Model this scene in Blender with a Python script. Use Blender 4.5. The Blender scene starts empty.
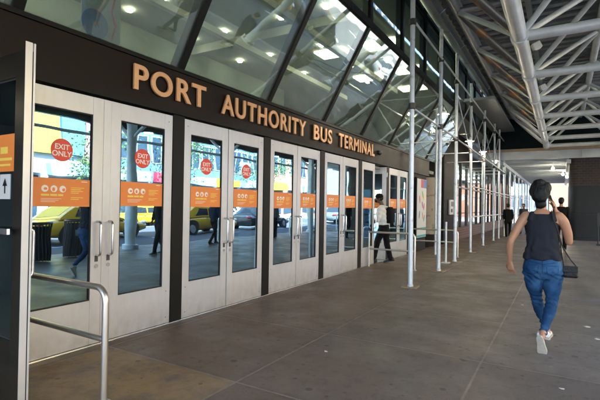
import bpy, bmesh, math, random
from mathutils import Vector, Matrix, noise
random.seed(7)
R = math.radians
PI = math.pi
sc = bpy.context.scene
C = sc.collection

# ------------------------------------------------------------------ camera
def build_camera():
    yaw, pitch, roll = R(30.8), R(0.66), R(0.9)
    F = Vector((-math.sin(yaw)*math.cos(pitch), math.cos(yaw)*math.cos(pitch), math.sin(pitch)))
    r = Vector((math.cos(yaw), math.sin(yaw), 0)); U = r.cross(F)
    c, s = math.cos(roll), math.sin(roll)
    r2 = r*c + U*s; U2 = -r*s + U*c
    cam = bpy.data.cameras.new('camera'); o = bpy.data.objects.new('camera', cam); C.objects.link(o)
    o.matrix_world = Matrix(((r2.x, U2.x, -F.x, 4.05), (r2.y, U2.y, -F.y, 0), (r2.z, U2.z, -F.z, 1.45), (0, 0, 0, 1)))
    cam.sensor_width = 36; cam.lens = 26.4; cam.clip_start = .05; cam.clip_end = 2000
    sc.camera = o
build_camera()

# ------------------------------------------------------------------ sky, sun, exposure
SUN_EL, SUN_AZ = R(50), R(250)      # azimuth clockwise from +Y: the sun stands behind the terminal
w = bpy.data.worlds.new('World'); sc.world = w; w.use_nodes = True
wn = w.node_tree; wn.nodes.clear()
sky = wn.nodes.new('ShaderNodeTexSky'); sky.sky_type = 'NISHITA'; sky.sun_disc = False
sky.sun_elevation = SUN_EL; sky.sun_rotation = SUN_AZ; sky.air_density = 1.0; sky.dust_density = 1.2
bg = wn.nodes.new('ShaderNodeBackground'); bg.inputs['Strength'].default_value = 0.15
wo = wn.nodes.new('ShaderNodeOutputWorld')
wn.links.new(sky.outputs[0], bg.inputs[0]); wn.links.new(bg.outputs[0], wo.inputs[0])
sl = bpy.data.lights.new('sun', 'SUN'); sl.energy = 5.0; sl.angle = R(.5); sl.color = (1, .98, .95)
so = bpy.data.objects.new('sun', sl); C.objects.link(so)
sd = Vector((math.sin(SUN_AZ)*math.cos(SUN_EL), math.cos(SUN_AZ)*math.cos(SUN_EL), math.sin(SUN_EL)))
so.rotation_euler = sd.to_track_quat('Z', 'Y').to_euler(); so.location = sd*60
vs = sc.view_settings; vs.view_transform = 'Standard'; vs.look = 'None'; vs.gamma = 1; vs.use_curve_mapping = False
vs.exposure = 3.78
cy = sc.cycles; cy.use_denoising = True; cy.max_bounces = 8; cy.diffuse_bounces = 4; cy.glossy_bounces = 4
cy.transparent_max_bounces = 12; cy.caustics_reflective = False; cy.caustics_refractive = False
cy.sample_clamp_indirect = 6

# ------------------------------------------------------------------ materials
M = {}
def mat(name, col, rough=.6, metal=0, var=.12, vscale=6, bump=0, bscale=40, emit=None, estr=0, spec=.5, stain=None, coat=0, rvar=0.1, detail=5):
    m = bpy.data.materials.new(name); m.use_nodes = True; nt = m.node_tree; N = nt.nodes; L = nt.links
    p = N['Principled BSDF']; p.inputs['Roughness'].default_value = rough; p.inputs['Metallic'].default_value = metal
    p.inputs['Specular IOR Level'].default_value = spec; p.inputs['Coat Weight'].default_value = coat
    tc = N.new('ShaderNodeNewGeometry')
    n = N.new('ShaderNodeTexNoise'); n.inputs['Scale'].default_value = vscale; n.inputs['Detail'].default_value = detail
    n.inputs['Roughness'].default_value = .65
    L.new(tc.outputs['Position'], n.inputs['Vector'])
    mx = N.new('ShaderNodeMix'); mx.data_type = 'RGBA'
    mx.inputs['A'].default_value = (*[min(1, c*(1-var*1.6)) for c in col], 1)
    mx.inputs['B'].default_value = (*[min(1, c*(1+var*1.6)) for c in col], 1)
    L.new(n.outputs['Fac'], mx.inputs['Factor'])
    out = mx.outputs['Result']
    if stain:
        scol, sscale, lo, hi = stain
        n2 = N.new('ShaderNodeTexNoise'); n2.inputs['Scale'].default_value = sscale; n2.inputs['Detail'].default_value = 7
        L.new(tc.outputs['Position'], n2.inputs['Vector'])
        mr = N.new('ShaderNodeMapRange'); mr.inputs[1].default_value = lo; mr.inputs[2].default_value = hi
        L.new(n2.outputs['Fac'], mr.inputs[0])
        m2 = N.new('ShaderNodeMix'); m2.data_type = 'RGBA'; m2.inputs['B'].default_value = (*scol, 1)
        L.new(out, m2.inputs['A']); L.new(mr.outputs[0], m2.inputs['Factor']); out = m2.outputs['Result']
    L.new(out, p.inputs['Base Color'])
    mr = N.new('ShaderNodeMapRange'); mr.inputs[3].default_value = max(.02, rough-rvar); mr.inputs[4].default_value = min(1, rough+rvar)
    L.new(n.outputs['Fac'], mr.inputs[0]); L.new(mr.outputs[0], p.inputs['Roughness'])
    if bump:
        nb = N.new('ShaderNodeTexNoise'); nb.inputs['Scale'].default_value = bscale; nb.inputs['Detail'].default_value = 4
        L.new(tc.outputs['Position'], nb.inputs['Vector'])
        b = N.new('ShaderNodeBump'); b.inputs['Strength'].default_value = bump; b.inputs['Distance'].default_value = .01
        L.new(nb.outputs['Fac'], b.inputs['Height']); L.new(b.outputs[0], p.inputs['Normal'])
    if emit:
        p.inputs['Emission Color'].default_value = (*emit, 1); p.inputs['Emission Strength'].default_value = estr
    M[name] = m
    return m

def glass(name, tint, base, rough=.0, boost=1.0, gcol=(1, 1, 1), wave=0, dust=0):
    m = bpy.data.materials.new(name); m.use_nodes = True; nt = m.node_tree; N = nt.nodes; L = nt.links; N.clear()
    o = N.new('ShaderNodeOutputMaterial'); mx = N.new('ShaderNodeMixShader')
    t = N.new('ShaderNodeBsdfTransparent'); t.inputs[0].default_value = (*tint, 1)
    g = N.new('ShaderNodeBsdfGlossy'); g.inputs['Roughness'].default_value = rough; g.inputs['Color'].default_value = (*gcol, 1)
    f = N.new('ShaderNodeFresnel'); f.inputs['IOR'].default_value = 1.5
    ge0 = N.new('ShaderNodeNewGeometry'); io = N.new('ShaderNodeMapRange'); io.inputs[3].default_value = 1.5; io.inputs[4].default_value = 1/1.5
    L.new(ge0.outputs['Backfacing'], io.inputs[0]); L.new(io.outputs[0], f.inputs['IOR'])   # same reflectance from either side of the thin pane
    ma = N.new('ShaderNodeMath'); ma.operation = 'MULTIPLY_ADD'; ma.use_clamp = True
    ma.inputs[1].default_value = boost; ma.inputs[2].default_value = base
    L.new(f.outputs[0], ma.inputs[0]); L.new(ma.outputs[0], mx.inputs[0]); L.new(t.outputs[0], mx.inputs[1]); L.new(g.outputs[0], mx.inputs[2])
    if wave:
        ge = N.new('ShaderNodeNewGeometry')
        nb = N.new('ShaderNodeTexNoise'); nb.inputs['Scale'].default_value = 1.6; nb.inputs['Detail'].default_value = 1
        L.new(ge.outputs['Position'], nb.inputs['Vector'])
        b = N.new('ShaderNodeBump'); b.inputs['Strength'].default_value = wave; b.inputs['Distance'].default_value = .02
        L.new(nb.outputs['Fac'], b.inputs['Height']); L.new(b.outputs[0], g.inputs['Normal'])
    if dust:
        df = N.new('ShaderNodeBsdfDiffuse'); df.inputs[0].default_value = (.46, .54, .50, 1); m3 = N.new('ShaderNodeMixShader')
        gd = N.new('ShaderNodeNewGeometry'); nd = N.new('ShaderNodeTexNoise'); nd.inputs['Scale'].default_value = 2.5; nd.inputs['Detail'].default_value = 7; L.new(gd.outputs['Position'], nd.inputs['Vector'])
        md = N.new('ShaderNodeMapRange'); md.inputs[1].default_value = .3; md.inputs[2].default_value = .7; md.inputs[3].default_value = dust*.6; md.inputs[4].default_value = dust*1.5; L.new(nd.outputs['Fac'], md.inputs[0])
        L.new(md.outputs[0], m3.inputs[0]); L.new(mx.outputs[0], m3.inputs[1]); L.new(df.outputs[0], m3.inputs[2]); mx = m3
    L.new(mx.outputs[0], o.inputs[0]); M[name] = m
    return m

mat('fascia', (.0125, .0078, .0052), .5, spec=.16, var=.25, vscale=3, bump=.05, stain=((.020, .0135, .009), 1.2, .5, .75))
mat('mullion', (.007, .006, .0055), .5, spec=.2, var=.2)
mat('letter', (.72, .385, .185), .42, metal=.35, var=.1, vscale=20)
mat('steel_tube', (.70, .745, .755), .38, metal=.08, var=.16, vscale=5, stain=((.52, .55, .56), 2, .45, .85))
mat('steel_dark', (.055, .052, .05), .45, metal=.3, var=.2)
mat('leaf_shade_and_beam', (.022, .018, .013), .35, metal=.3, var=.2)  # painted shade on the swung leaf; own dark colour on the kerbside beam
mat('brace_painted_glint', (.12, .115, .11), .34, metal=.3, var=.15, stain=((.30, .16, .07), 2.2, .50, .60))  # orange patches are warm highlights painted into the grey of the braces
mat('shop_band', (.22, .34, .40), .5)
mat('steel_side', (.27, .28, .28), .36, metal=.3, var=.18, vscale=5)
mat('deck', (.28, .31, .33), .7, var=.2)
mat('galv', (.58, .62, .67), .42, metal=.35, var=.16, vscale=9, stain=((.27, .22, .18), 7, .60, .78), bump=.03)
mat('plate', (.28, .2, .13), .8, var=.3, vscale=30)
mat('rail', (.60, .57, .53), .30, metal=.85, var=.07, vscale=6, stain=((.46, .38, .29), 3, .35, .8), rvar=.06)
mat('handle', (.66, .64, .62), .22, metal=.9)
mat('interior_wall', (.26, .30, .275), .8, var=.08)
mat('interior_dark', (.07, .08, .09), .8)
mat('interior_floor', (.20, .20, .19), .35)
mat('interior_ceiling', (.33, .345, .33), .8, var=.06)
mat('beam_light', (.5, .5, .45), .6)
mat('lamp_warm', (1, .9, .7), .5, emit=(1, .86, .58), estr=9)
mat('lamp_small', (1, .9, .7), .5, emit=(1, .86, .62), estr=30)
mat('panel_warm', (1, .9, .7), .5, emit=(1, .86, .58), estr=1.6)
mat('lamp_white', (1, 1, 1), .5, emit=(1, .97, .9), estr=9)
mat('white_plastic', (.75, .75, .73), .5)
mat('orange', (.80, .235, .045), .5, var=.03)
mat('sticker_white', (.85, .80, .74), .5, var=.03)
mat('sticker_yellow', (.85, .62, .10), .5, var=.03)
mat('sticker_red', (.80, .062, .03), .5, var=.03)
mat('black', (.012, .012, .013), .5)
mat('rubber', (.02, .02, .02), .8)
mat('poster_white', (.62, .62, .61), .5, var=.03)
mat('teal', (.03, .32, .38), .5); mat('red', (.6, .05, .08), .5); mat('blue', (.03, .16, .5), .5); mat('yellow', (.8, .55, .03), .5); mat('purple', (.25, .08, .35), .5)
mat('green_sign', (.08, .4, .12), .5)
mat('shed_grey', (.52, .57, .62), .6, var=.15, vscale=4, stain=((.34, .37, .4), 2, .45, .85))
mat('parapet', (.0035, .011, .014), .7, spec=.15, var=.25, vscale=2, detail=3)
mat('timber', (.34, .25, .16), .8, var=.25, vscale=12)
mat('pillar_dark', (.011, .013, .017), .5, spec=.3, var=.3, vscale=4)
mat('column_dark', (.012, .009, .008), .6, spec=.15, var=.3)
mat('base_brown', (.11, .05, .038), .5, var=.35, vscale=5)
mat('cream', (.28, .23, .18), .5, var=.1, stain=((.16, .12, .1), 5, .55, .6))
mat('skin_light', (.42, .205, .12), .5, var=.06, vscale=12, spec=.35)
mat('skin_dark', (.10, .05, .032), .5, var=.08, vscale=12, spec=.4)
mat('hair', (.0035, .003, .003), .55, spec=.3, var=.4, vscale=60, bump=.5, bscale=120)
mat('tank', (.020, .021, .029), .85, spec=.15, var=.14, vscale=25, bump=.5, bscale=12)
mat('jeans', (.012, .046, .120), .85, spec=.15, var=.25, vscale=14, bump=.9, bscale=18, stain=((.045, .12, .24), 5, .45, .70))
mat('seam', (.006, .022, .06), .8, spec=.15)
mat('shoe_white', (.72, .70, .68), .6, var=.08, vscale=30)
mat('sole', (.45, .40, .34), .8, var=.2, vscale=40)
mat('bag', (.004, .004, .005), .5, spec=.3, bump=.6, bscale=60)
mat('shirt_white', (.66, .66, .64), .85, spec=.15, bump=.5, bscale=12)
mat('cloth_black', (.006, .006, .007), .85, spec=.15, bump=.5, bscale=12)
mat('cloth_grey', (.09, .09, .10), .85, spec=.15); mat('cloth_navy', (.02, .03, .06), .85, spec=.15); mat('cloth_red', (.3, .04, .04), .85, spec=.15)
mat('taxi', (.62, .33, .012), .25, coat=.6, var=.04); mat('car_white', (.6, .6, .6), .25, coat=.6, var=.03); mat('car_black', (.015, .016, .018), .2, coat=.7); mat('car_grey', (.16, .17, .19), .25, coat=.6)
mat('car_glass', (.02, .025, .03), .06, spec=.8)
mat('tyre', (.02, .02, .02), .85); mat('rim', (.4, .4, .42), .3, metal=.8)
mat('headlight', (.7, .7, .7), .15); mat('taillight', (.4, .02, .02), .25)
mat('asphalt', (.055, .057, .062), .85, var=.3, vscale=2, bump=.4, bscale=90)
mat('paint_white', (.6, .6, .58), .7, var=.2, vscale=20)
mat('kerb', (.30, .29, .27), .8, var=.15)
mat('far_walk', (.22, .215, .21), .8, var=.15, vscale=1.5)
mat('ground', (.12, .115, .11), .9)
mat('facade_blue', (.09, .15, .22), .5, var=.1, vscale=.5); mat('facade_peach', (.20, .10, .06), .7, var=.1, vscale=.6)
mat('facade_grey', (.36, .37, .38), .7, var=.12, vscale=.6); mat('facade_brick', (.26, .12, .08), .8, var=.2, vscale=1.2); mat('facade_white', (.36, .36, .37), .7, var=.1, vscale=.6)
mat('win_dark', (.03, .05, .07), .08, spec=.8, var=.3, vscale=.4); mat('win_frame', (.3, .3, .3), .5)
mat('bill_yellow', (.60, .42, .04), .5, var=.05, vscale=.3); mat('bill_cyan', (.10, .30, .38), .5); mat('bill_pink', (.40, .16, .20), .5)
mat('leaf', (.07, .13, .03), .7, var=.4, vscale=2); mat('bark', (.09, .07, .05), .9)
mat('paper', (.62, .60, .56), .9)
glass('door_glass', (.24, .34, .42), .42, .006, 1.2, (.56, .84, 1), wave=.13, dust=.012)
glass('canted_glass', (.72, .81, .76), .13, .012, 1.5, (.88, .96, .93), wave=.16, dust=.10)
glass('upper_glass', (.60, .68, .66), .04, .0, .8, (.85, .93, .95), wave=.12)
glass('shop_glass', (.7, .75, .75), .10, .0, 1)

# door paint: off-white enamel over aluminium with scuffs and dirt running up from the bottom rail
def door_paint():
    m = mat('door_paint', (.59, .575, .585), .36, metal=.28, var=.05, vscale=4, bump=.06, bscale=22, rvar=.12)
    nt = m.node_tree; N = nt.nodes; L = nt.links; p = N['Principled BSDF']
    src = p.inputs['Base Color'].links[0].from_socket
    ge = N.new('ShaderNodeNewGeometry')
    mp = N.new('ShaderNodeMapping'); mp.inputs['Scale'].default_value = (14, 14, 2.6); L.new(ge.outputs['Position'], mp.inputs[0])
    n = N.new('ShaderNodeTexNoise'); n.inputs['Scale'].default_value = 1; n.inputs['Detail'].default_value = 6; L.new(mp.outputs[0], n.inputs['Vector'])
    mr = N.new('ShaderNodeMapRange'); mr.inputs[1].default_value = .42; mr.inputs[2].default_value = .78; mr.inputs[4].default_value = .13; L.new(n.outputs['Fac'], mr.inputs[0])
    sx = N.new('ShaderNodeSeparateXYZ'); L.new(ge.outputs['Position'], sx.inputs[0])
    mz = N.new('ShaderNodeMapRange'); mz.inputs[1].default_value = .02; mz.inputs[2].default_value = .34; mz.inputs[3].default_value = 1.0; mz.inputs[4].default_value = 0; L.new(sx.outputs['Z'], mz.inputs[0])
    n3 = N.new('ShaderNodeTexNoise'); n3.inputs['Scale'].default_value = 9; n3.inputs['Detail'].default_value = 8; L.new(ge.outputs['Position'], n3.inputs['Vector'])
    mu = N.new('ShaderNodeMath'); mu.operation = 'MULTIPLY'; L.new(mz.outputs[0], mu.inputs[0]); L.new(n3.outputs['Fac'], mu.inputs[1])
    ad = N.new('ShaderNodeMath'); ad.operation = 'ADD'; ad.use_clamp = True; L.new(mu.outputs[0], ad.inputs[0]); L.new(mr.outputs[0], ad.inputs[1])
    mx = N.new('ShaderNodeMix'); mx.data_type = 'RGBA'; mx.inputs['B'].default_value = (.30, .275, .25, 1)
    L.new(src, mx.inputs['A']); L.new(ad.outputs[0], mx.inputs['Factor']); L.new(mx.outputs['Result'], p.inputs['Base Color'])
door_paint()

def pavement():
    """Concrete flags of 1.62 m with pale joints, each flag its own tone, stains, gum spots and a worn sheen."""
    m = bpy.data.materials.new('pavement'); m.use_nodes = True; nt = m.node_tree; N = nt.nodes; L = nt.links; p = N['Principled BSDF']
    ge = N.new('ShaderNodeNewGeometry')
    def nz(scale, det=6, rough=.6, vec=None):
        n = N.new('ShaderNodeTexNoise'); n.inputs['Scale'].default_value = scale; n.inputs['Detail'].default_value = det; n.inputs['Roughness'].default_value = rough
        L.new(vec or ge.outputs['Position'], n.inputs['Vector']); return n.outputs['Fac']
    def ma(op, a, b=None, clamp=False):
        n = N.new('ShaderNodeMath'); n.operation = op; n.use_clamp = clamp
        for i, v in enumerate((a, b)):
            if v is None: continue
            if isinstance(v, (int, float)): n.inputs[i].default_value = v
            else: L.new(v, n.inputs[i])
        return n.outputs[0]
    def mr(v, a, b, c=0, d=1):
        n = N.new('ShaderNodeMapRange'); L.new(v, n.inputs[0])
        for i, q in zip((1, 2, 3, 4), (a, b, c, d)): n.inputs[i].default_value = q
        return n.outputs[0]
    def mix(a, b, f):
        n = N.new('ShaderNodeMix'); n.data_type = 'RGBA'
        for k, v in (('A', a), ('B', b)):
            if isinstance(v, tuple): n.inputs[k].default_value = (*v, 1)
            else: L.new(v, n.inputs[k])
        if isinstance(f, (int, float)): n.inputs['Factor'].default_value = f
        else: L.new(f, n.inputs['Factor'])
        return n.outputs['Result']
    s = N.new('ShaderNodeSeparateXYZ'); L.new(ge.outputs['Position'], s.inputs[0])
    G = 1.62
    gx = ma('DIVIDE', ma('SUBTRACT', s.outputs['X'], .15), G*1.006); gy = ma('DIVIDE', ma('SUBTRACT', s.outputs['Y'], 2.84), G)
    fx = ma('FLOOR', gx); fy = ma('FLOOR', gy)
    cb = N.new('ShaderNodeCombineXYZ'); L.new(fx, cb.inputs[0]); L.new(fy, cb.inputs[1])
    wn_ = N.new('ShaderNodeTexWhiteNoise'); L.new(cb.outputs[0], wn_.inputs['Vector'])
    wob = ma('MULTIPLY', ma('SUBTRACT', nz(14, 3), .5), .010)
    def jd(g, f): # metres to the nearest joint
        fr = ma('SUBTRACT', g, f); return ma('MULTIPLY', ma('MINIMUM', fr, ma('SUBTRACT', 1, fr)), G)
    d = ma('ADD', ma('MINIMUM', jd(gx, fx), jd(gy, fy)), wob)
    joint = mr(d, .006, .014, 1, 0); edge = mr(d, .01, .07, 1, 0)
    c = mix((.122, .114, .122), (.172, .163, .174), wn_.outputs['Value'])
    c = mix(c, (.168, .108, .070), mr(ma('ADD', s.outputs['X'], ma('MULTIPLY', nz(.7, 6, .7), 3)), 2.8, 6.2, .85, 0))  # browner toward the facade: tracked dirt plus warm light put into the colour
    c = mix(c, (.080, .070, .066), mr(nz(.55, 8, .68), .46, .68, 0, .5))
    c = mix(c, (.175, .162, .152), mr(nz(1.9, 8, .7), .52, .72, 0, .55))
    c = mix(c, (.22, .21, .20), mr(nz(70, 3, .85), .53, .75, 0, .55))
    c = mix(c, (.030, .026, .024), mr(nz(110, 2, .8), .56, .78, 0, .6))
    c = mix(c, (.050, .042, .040), mr(nz(9, 6, .75), .52, .70, 0, .55))
    c = mix(c, (.23, .21, .195), mr(nz(15, 6, .8), .60, .74, 0, .45))
    vc = N.new('ShaderNodeTexVoronoi'); vc.feature = 'DISTANCE_TO_EDGE'; vc.inputs['Scale'].default_value = .33
    nd = N.new('ShaderNodeTexNoise'); nd.inputs['Scale'].default_value = 1.1; nd.inputs['Detail'].default_value = 6; L.new(ge.outputs['Position'], nd.inputs['Vector'])
    vm = N.new('ShaderNodeVectorMath'); vm.operation = 'MULTIPLY_ADD'; vm.inputs[1].default_value = (1.6, 1.6, 0); L.new(nd.outputs['Color'], vm.inputs[0]); L.new(ge.outputs['Position'], vm.inputs[2]); L.new(vm.outputs[0], vc.inputs['Vector'])
    crack = ma('MULTIPLY', mr(vc.outputs['Distance'], .0, .0022, 1, 0), mr(nz(.5, 3), .52, .56, 0, 1))
    c = mix(c, (.03, .026, .024), ma('MULTIPLY', crack, .7))
    # one flag worn back to yellowish mortar
    one = ma('MULTIPLY', ma('COMPARE', fx, 0.0), ma('COMPARE', fy, -1.0))
    for q in (one.node.inputs[0].links[0].from_node, one.node.inputs[1].links[0].from_node): q.inputs[2].default_value = .1
    c = mix(c, (.30, .20, .10), ma('MULTIPLY', one, mr(nz(3.2, 8, .7), .36, .56, 0, .95)))
    # gum and drip spots
    vo = N.new('ShaderNodeTexVoronoi'); vo.inputs['Scale'].default_value = 5.5; vo.inputs['Randomness'].default_value = 1; L.new(ge.outputs['Position'], vo.inputs['Vector'])
    sz = N.new('ShaderNodeSeparateColor'); L.new(vo.outputs['Color'], sz.inputs[0])
    rad = mr(sz.outputs[0], .35, 1, 0, .19)
    spot = mr(ma('SUBTRACT', vo.outputs['Distance'], rad), -.02, .02, 1, 0)
    c = mix(c, (.026, .021, .018), ma('MULTIPLY', spot, .6))
    v3 = N.new('ShaderNodeTexVoronoi'); v3.inputs['Scale'].default_value = 11; L.new(ge.outputs['Position'], v3.inputs['Vector'])
    s3 = N.new('ShaderNodeSeparateColor'); L.new(v3.outputs['Color'], s3.inputs[0])
    sp3 = mr(ma('SUBTRACT', v3.outputs['Distance'], mr(s3.outputs[2], .6, 1, 0, .20)), -.03, .03, 1, 0)
    c = mix(c, (.03, .025, .022), ma('MULTIPLY', sp3, mr(nz(.9, 3), .42, .6, .1, .65)))
    v2 = N.new('ShaderNodeTexVoronoi'); v2.inputs['Scale'].default_value = 2.1; L.new(ge.outputs['Position'], v2.inputs['Vector'])
    s2 = N.new('ShaderNodeSeparateColor'); L.new(v2.outputs['Color'], s2.inputs[0])
    sp2 = mr(ma('SUBTRACT', v2.outputs['Distance'], mr(s2.outputs[1], .6, 1, 0, .05)), -.004, .004, 1, 0)
    c = mix(c, (.26, .25, .23), ma('MULTIPLY', sp2, .6))
    c = mix(c, (.040, .032, .027), ma('MULTIPLY', edge, mr(nz(2.4, 5), .4, .7, 0, .55)))
    c = mix(c, (.25, .22, .19), ma('MULTIPLY', joint, mr(nz(4, 4), .35, .6, .30, .85)))
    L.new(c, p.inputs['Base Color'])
    p.inputs['Specular IOR Level'].default_value = .38
    L.new(mr(nz(1.3, 7, .65), .35, .65, .36, .66), p.inputs['Roughness'])
    b = N.new('ShaderNodeBump'); b.inputs['Strength'].default_value = .35; b.inputs['Distance'].default_value = .006
    h = ma('SUBTRACT', ma('ADD', nz(45, 6, .7), ma('MULTIPLY', nz(3, 4), .6)), ma('MULTIPLY', joint, .8))
    L.new(h, b.inputs['Height']); L.new(b.outputs[0], p.inputs['Normal'])
    M['pavement'] = m
pavement()

def brick_mat(name, c1, c2, mortar, scale):
    m = bpy.data.materials.new(name); m.use_nodes = True; nt = m.node_tree; N = nt.nodes; L = nt.links; p = N['Principled BSDF']
    tc = N.new('ShaderNodeTexCoord'); s = N.new('ShaderNodeSeparateXYZ'); L.new(tc.outputs['Object'], s.inputs[0])
    ad = N.new('ShaderNodeMath'); ad.operation = 'ADD'; L.new(s.outputs['X'], ad.inputs[0]); L.new(s.outputs['Y'], ad.inputs[1])
    cb = N.new('ShaderNodeCombineXYZ'); L.new(ad.outputs[0], cb.inputs[0]); L.new(s.outputs['Z'], cb.inputs[1])
    b = N.new('ShaderNodeTexBrick'); b.inputs['Scale'].default_value = scale; b.inputs['Color1'].default_value = (*c1, 1); b.inputs['Color2'].default_value = (*c2, 1)
    b.inputs['Mortar'].default_value = (*mortar, 1); b.inputs['Mortar Size'].default_value = .018
    L.new(cb.outputs[0], b.inputs['Vector']); L.new(b.outputs[0], p.inputs['Base Color']); p.inputs['Roughness'].default_value = .7
    M[name] = m
brick_mat('pillar_brick', (.034, .019, .015), (.018, .012, .012), (.05, .048, .05), 2.2)
brick_mat('brick_base', (.13, .05, .04), (.09, .035, .03), (.2, .17, .15), 2.2)

# ------------------------------------------------------------------ mesh helpers
class MB:
    def __init__(s): s.v = []; s.f = []
    def add(s, vs_, fs):
        o = len(s.v); s.v += [tuple(v) for v in vs_]; s.f += [tuple(i+o for i in f) for f in fs]; return s
    def box(s, x0, x1, y0, y1, z0, z1):
        return s.add([(x0,y0,z0),(x1,y0,z0),(x1,y1,z0),(x0,y1,z0),(x0,y0,z1),(x1,y0,z1),(x1,y1,z1),(x0,y1,z1)],
              [(0,3,2,1),(4,5,6,7),(0,1,5,4),(1,2,6,5),(2,3,7,6),(3,0,4,7)])
    def hexa(s, lo, hi):      # two quads of four points each
        return s.add(list(lo)+list(hi), [(0,3,2,1),(4,5,6,7),(0,1,5,4),(1,2,6,5),(2,3,7,6),(3,0,4,7)])
    def loft(s, rings, cap=True):
        n = len(rings[0]); o = []; fs = []
        for r in rings: o += list(r)
        for i in range(len(rings)-1):
            for j in range(n):
                a = i*n+j; b = i*n+(j+1) % n; fs.append((a, b, b+n, a+n))
        if cap: fs.append(tuple(reversed(range(n)))); fs.append(tuple(range((len(rings)-1)*n, len(rings)*n)))
        return s.add(o, fs)
    def tube(s, pts, r, n=12, cap=True, sq=1.0):
        pts = [Vector(p) for p in pts]; rad = r if isinstance(r, (list, tuple)) else [r]*len(pts)
        rings = []; pu = None
        for i, p in enumerate(pts):
            d = (pts[min(i+1, len(pts)-1)] - pts[max(i-1, 0)]).normalized()
            if pu is None:
                pu = Vector((0, 0, 1)) if abs(d.z) < .9 else Vector((1, 0, 0))
            u = (pu - d*pu.dot(d)).normalized(); v = d.cross(u); pu = u
            rings.append([p + u*math.cos(2*PI*k/n)*rad[i] + v*math.sin(2*PI*k/n)*rad[i]*sq for k in range(n)])
        return s.loft(rings, cap)
    def ell(s, c, r, nu=16, nv=10, rot=None):
        c = Vector(c); rings = []
        for i in range(1, nv):
            t = PI*i/nv; rings.append([(math.sin(t)*math.cos(2*PI*k/nu)*r[0], math.sin(t)*math.sin(2*PI*k/nu)*r[1], -math.cos(t)*r[2]) for k in range(nu)])
        pts = [[c + ((rot @ Vector(q)) if rot else Vector(q)) for q in rg] for rg in rings]
        return s.loft(pts, True)
    def disc(s, c, r, nrm, th=.004, n=32):
        c = Vector(c); nrm = Vector(nrm).normalized(); return s.tube([c, c+nrm*th], r, n)
    def lathe(s, c, prof, n=24):
        c = Vector(c); return s.loft([[c+Vector((math.cos(2*PI*k/n)*r, math.sin(2*PI*k/n)*r, z)) for k in range(n)] for r, z in prof], True)
    def mesh(s, name):
        me = bpy.data.meshes.new(name); me.from_pydata(s.v, [], s.f)
        bm = bmesh.new(); bm.from_mesh(me); bmesh.ops.recalc_face_normals(bm, faces=bm.faces); bm.to_mesh(me); bm.free()
        return me
    def build(s, name, m, parent=None, loc=(0, 0, 0), smooth=False, bevel=0, rot=(0, 0, 0), label=None):
        me = s.mesh(name); me.materials.append(M[m] if isinstance(m, str) else m)
        if smooth:
            for p in me.polygons: p.use_smooth = True
            me.set_sharp_from_angle(angle=R(40))
        o = bpy.data.objects.new(name, me); C.objects.link(o); o.location = loc; o.rotation_euler = rot
        if parent: o.parent = parent
        if bevel:
            b = o.modifiers.new('bevel', 'BEVEL'); b.width = bevel; b.segments = 2; b.limit_method = 'ANGLE'
        if label: o['label'] = label
        return o

def tag(o, label, cat, group=None, kind=None):
    o['label'] = label; o['category'] = cat
    if group: o['group'] = group
    if kind: o['kind'] = kind
    return o
def thing(name, label, cat, loc=(0, 0, 0), rz=0, group=None):
    o = bpy.data.objects.new(name, None); C.objects.link(o); o.location = loc; o.rotation_euler = (0, 0, rz)
    o.empty_display_size = .2
    return tag(o, label, cat, group)
def struct(name, mb, m, **k):
    o = mb.build(name, m, **k); o['kind'] = 'structure'; return o
def dup(o, parent=None, loc=None, rz=None, label=None):
    c = o.copy(); C.objects.link(c); c.parent = parent
    if loc is not None: c.location = loc
    if rz is not None: c.rotation_euler = (0, 0, rz)
    if label: c['label'] = label
    for ch in list(o.children): dup(ch, c)
    return c
def text_mesh(txt, size, bold=.0, depth=.01, align='CENTER', spacing=1.0):
    cu = bpy.data.curves.new('text', 'FONT'); cu.body = txt; cu.size = size; cu.offset = bold; cu.extrude = depth; cu.align_x = align; cu.space_character = spacing
    cu.space_line = .8; cu.resolution_u = 6
    o = bpy.data.objects.new('text', cu); C.objects.link(o)
    dg = bpy.context.evaluated_depsgraph_get(); dg.update(); me = bpy.data.meshes.new_from_object(o.evaluated_get(dg))
    bpy.data.objects.remove(o); bpy.data.curves.remove(cu)
    return me

# ------------------------------------------------------------------ ground, pavement, road
struct('ground', MB().box(-300, 400, -300, 500, -.6, -.16), 'ground')
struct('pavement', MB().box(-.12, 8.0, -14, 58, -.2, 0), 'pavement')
struct('kerb', MB().box(8.0, 8.18, -14, 58, -.2, .004), 'kerb', bevel=.02)
struct('road', MB().box(8.18, 22, -60, 300, -.3, -.13), 'asphalt')
struct('cross_street', MB().box(-80, 8.16, 58.2, 72, -.3, -.126), 'asphalt')
struct('far_pavement', MB().box(22, 27.5, -60, 58, -.3, 0), 'far_walk')
struct('corner_pavement', MB().box(-60, 8.1, 72, 90, -.3, 0), 'far_walk')
mk = MB()
for x in (11.6, 15.1, 18.6):
    for k in range(-8, 14): mk.box(x-.06, x+.06, k*4.5, k*4.5+1.8, -.128, -.126)
struct('lane_markings', mk, 'paint_white')

# ------------------------------------------------------------------ terminal building
BLD = thing('terminal_building', 'dark fronted bus terminal with glass doors and tilted glazing along the pavement', 'building', (0, 0, 0))
P0 = 1.885
YM = [1.975+P0*(k-1) for k in range(-1, 8)]     # mullion centres; bays between
Y_A, Y_B = YM[0]-.1, YM[-1]+.1
FB, FT = 2.54, 3.08
TILT = math.tan(R(29)); ZT = 4.82; XT = TILT*(ZT-FT)
YEND = 46
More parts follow.
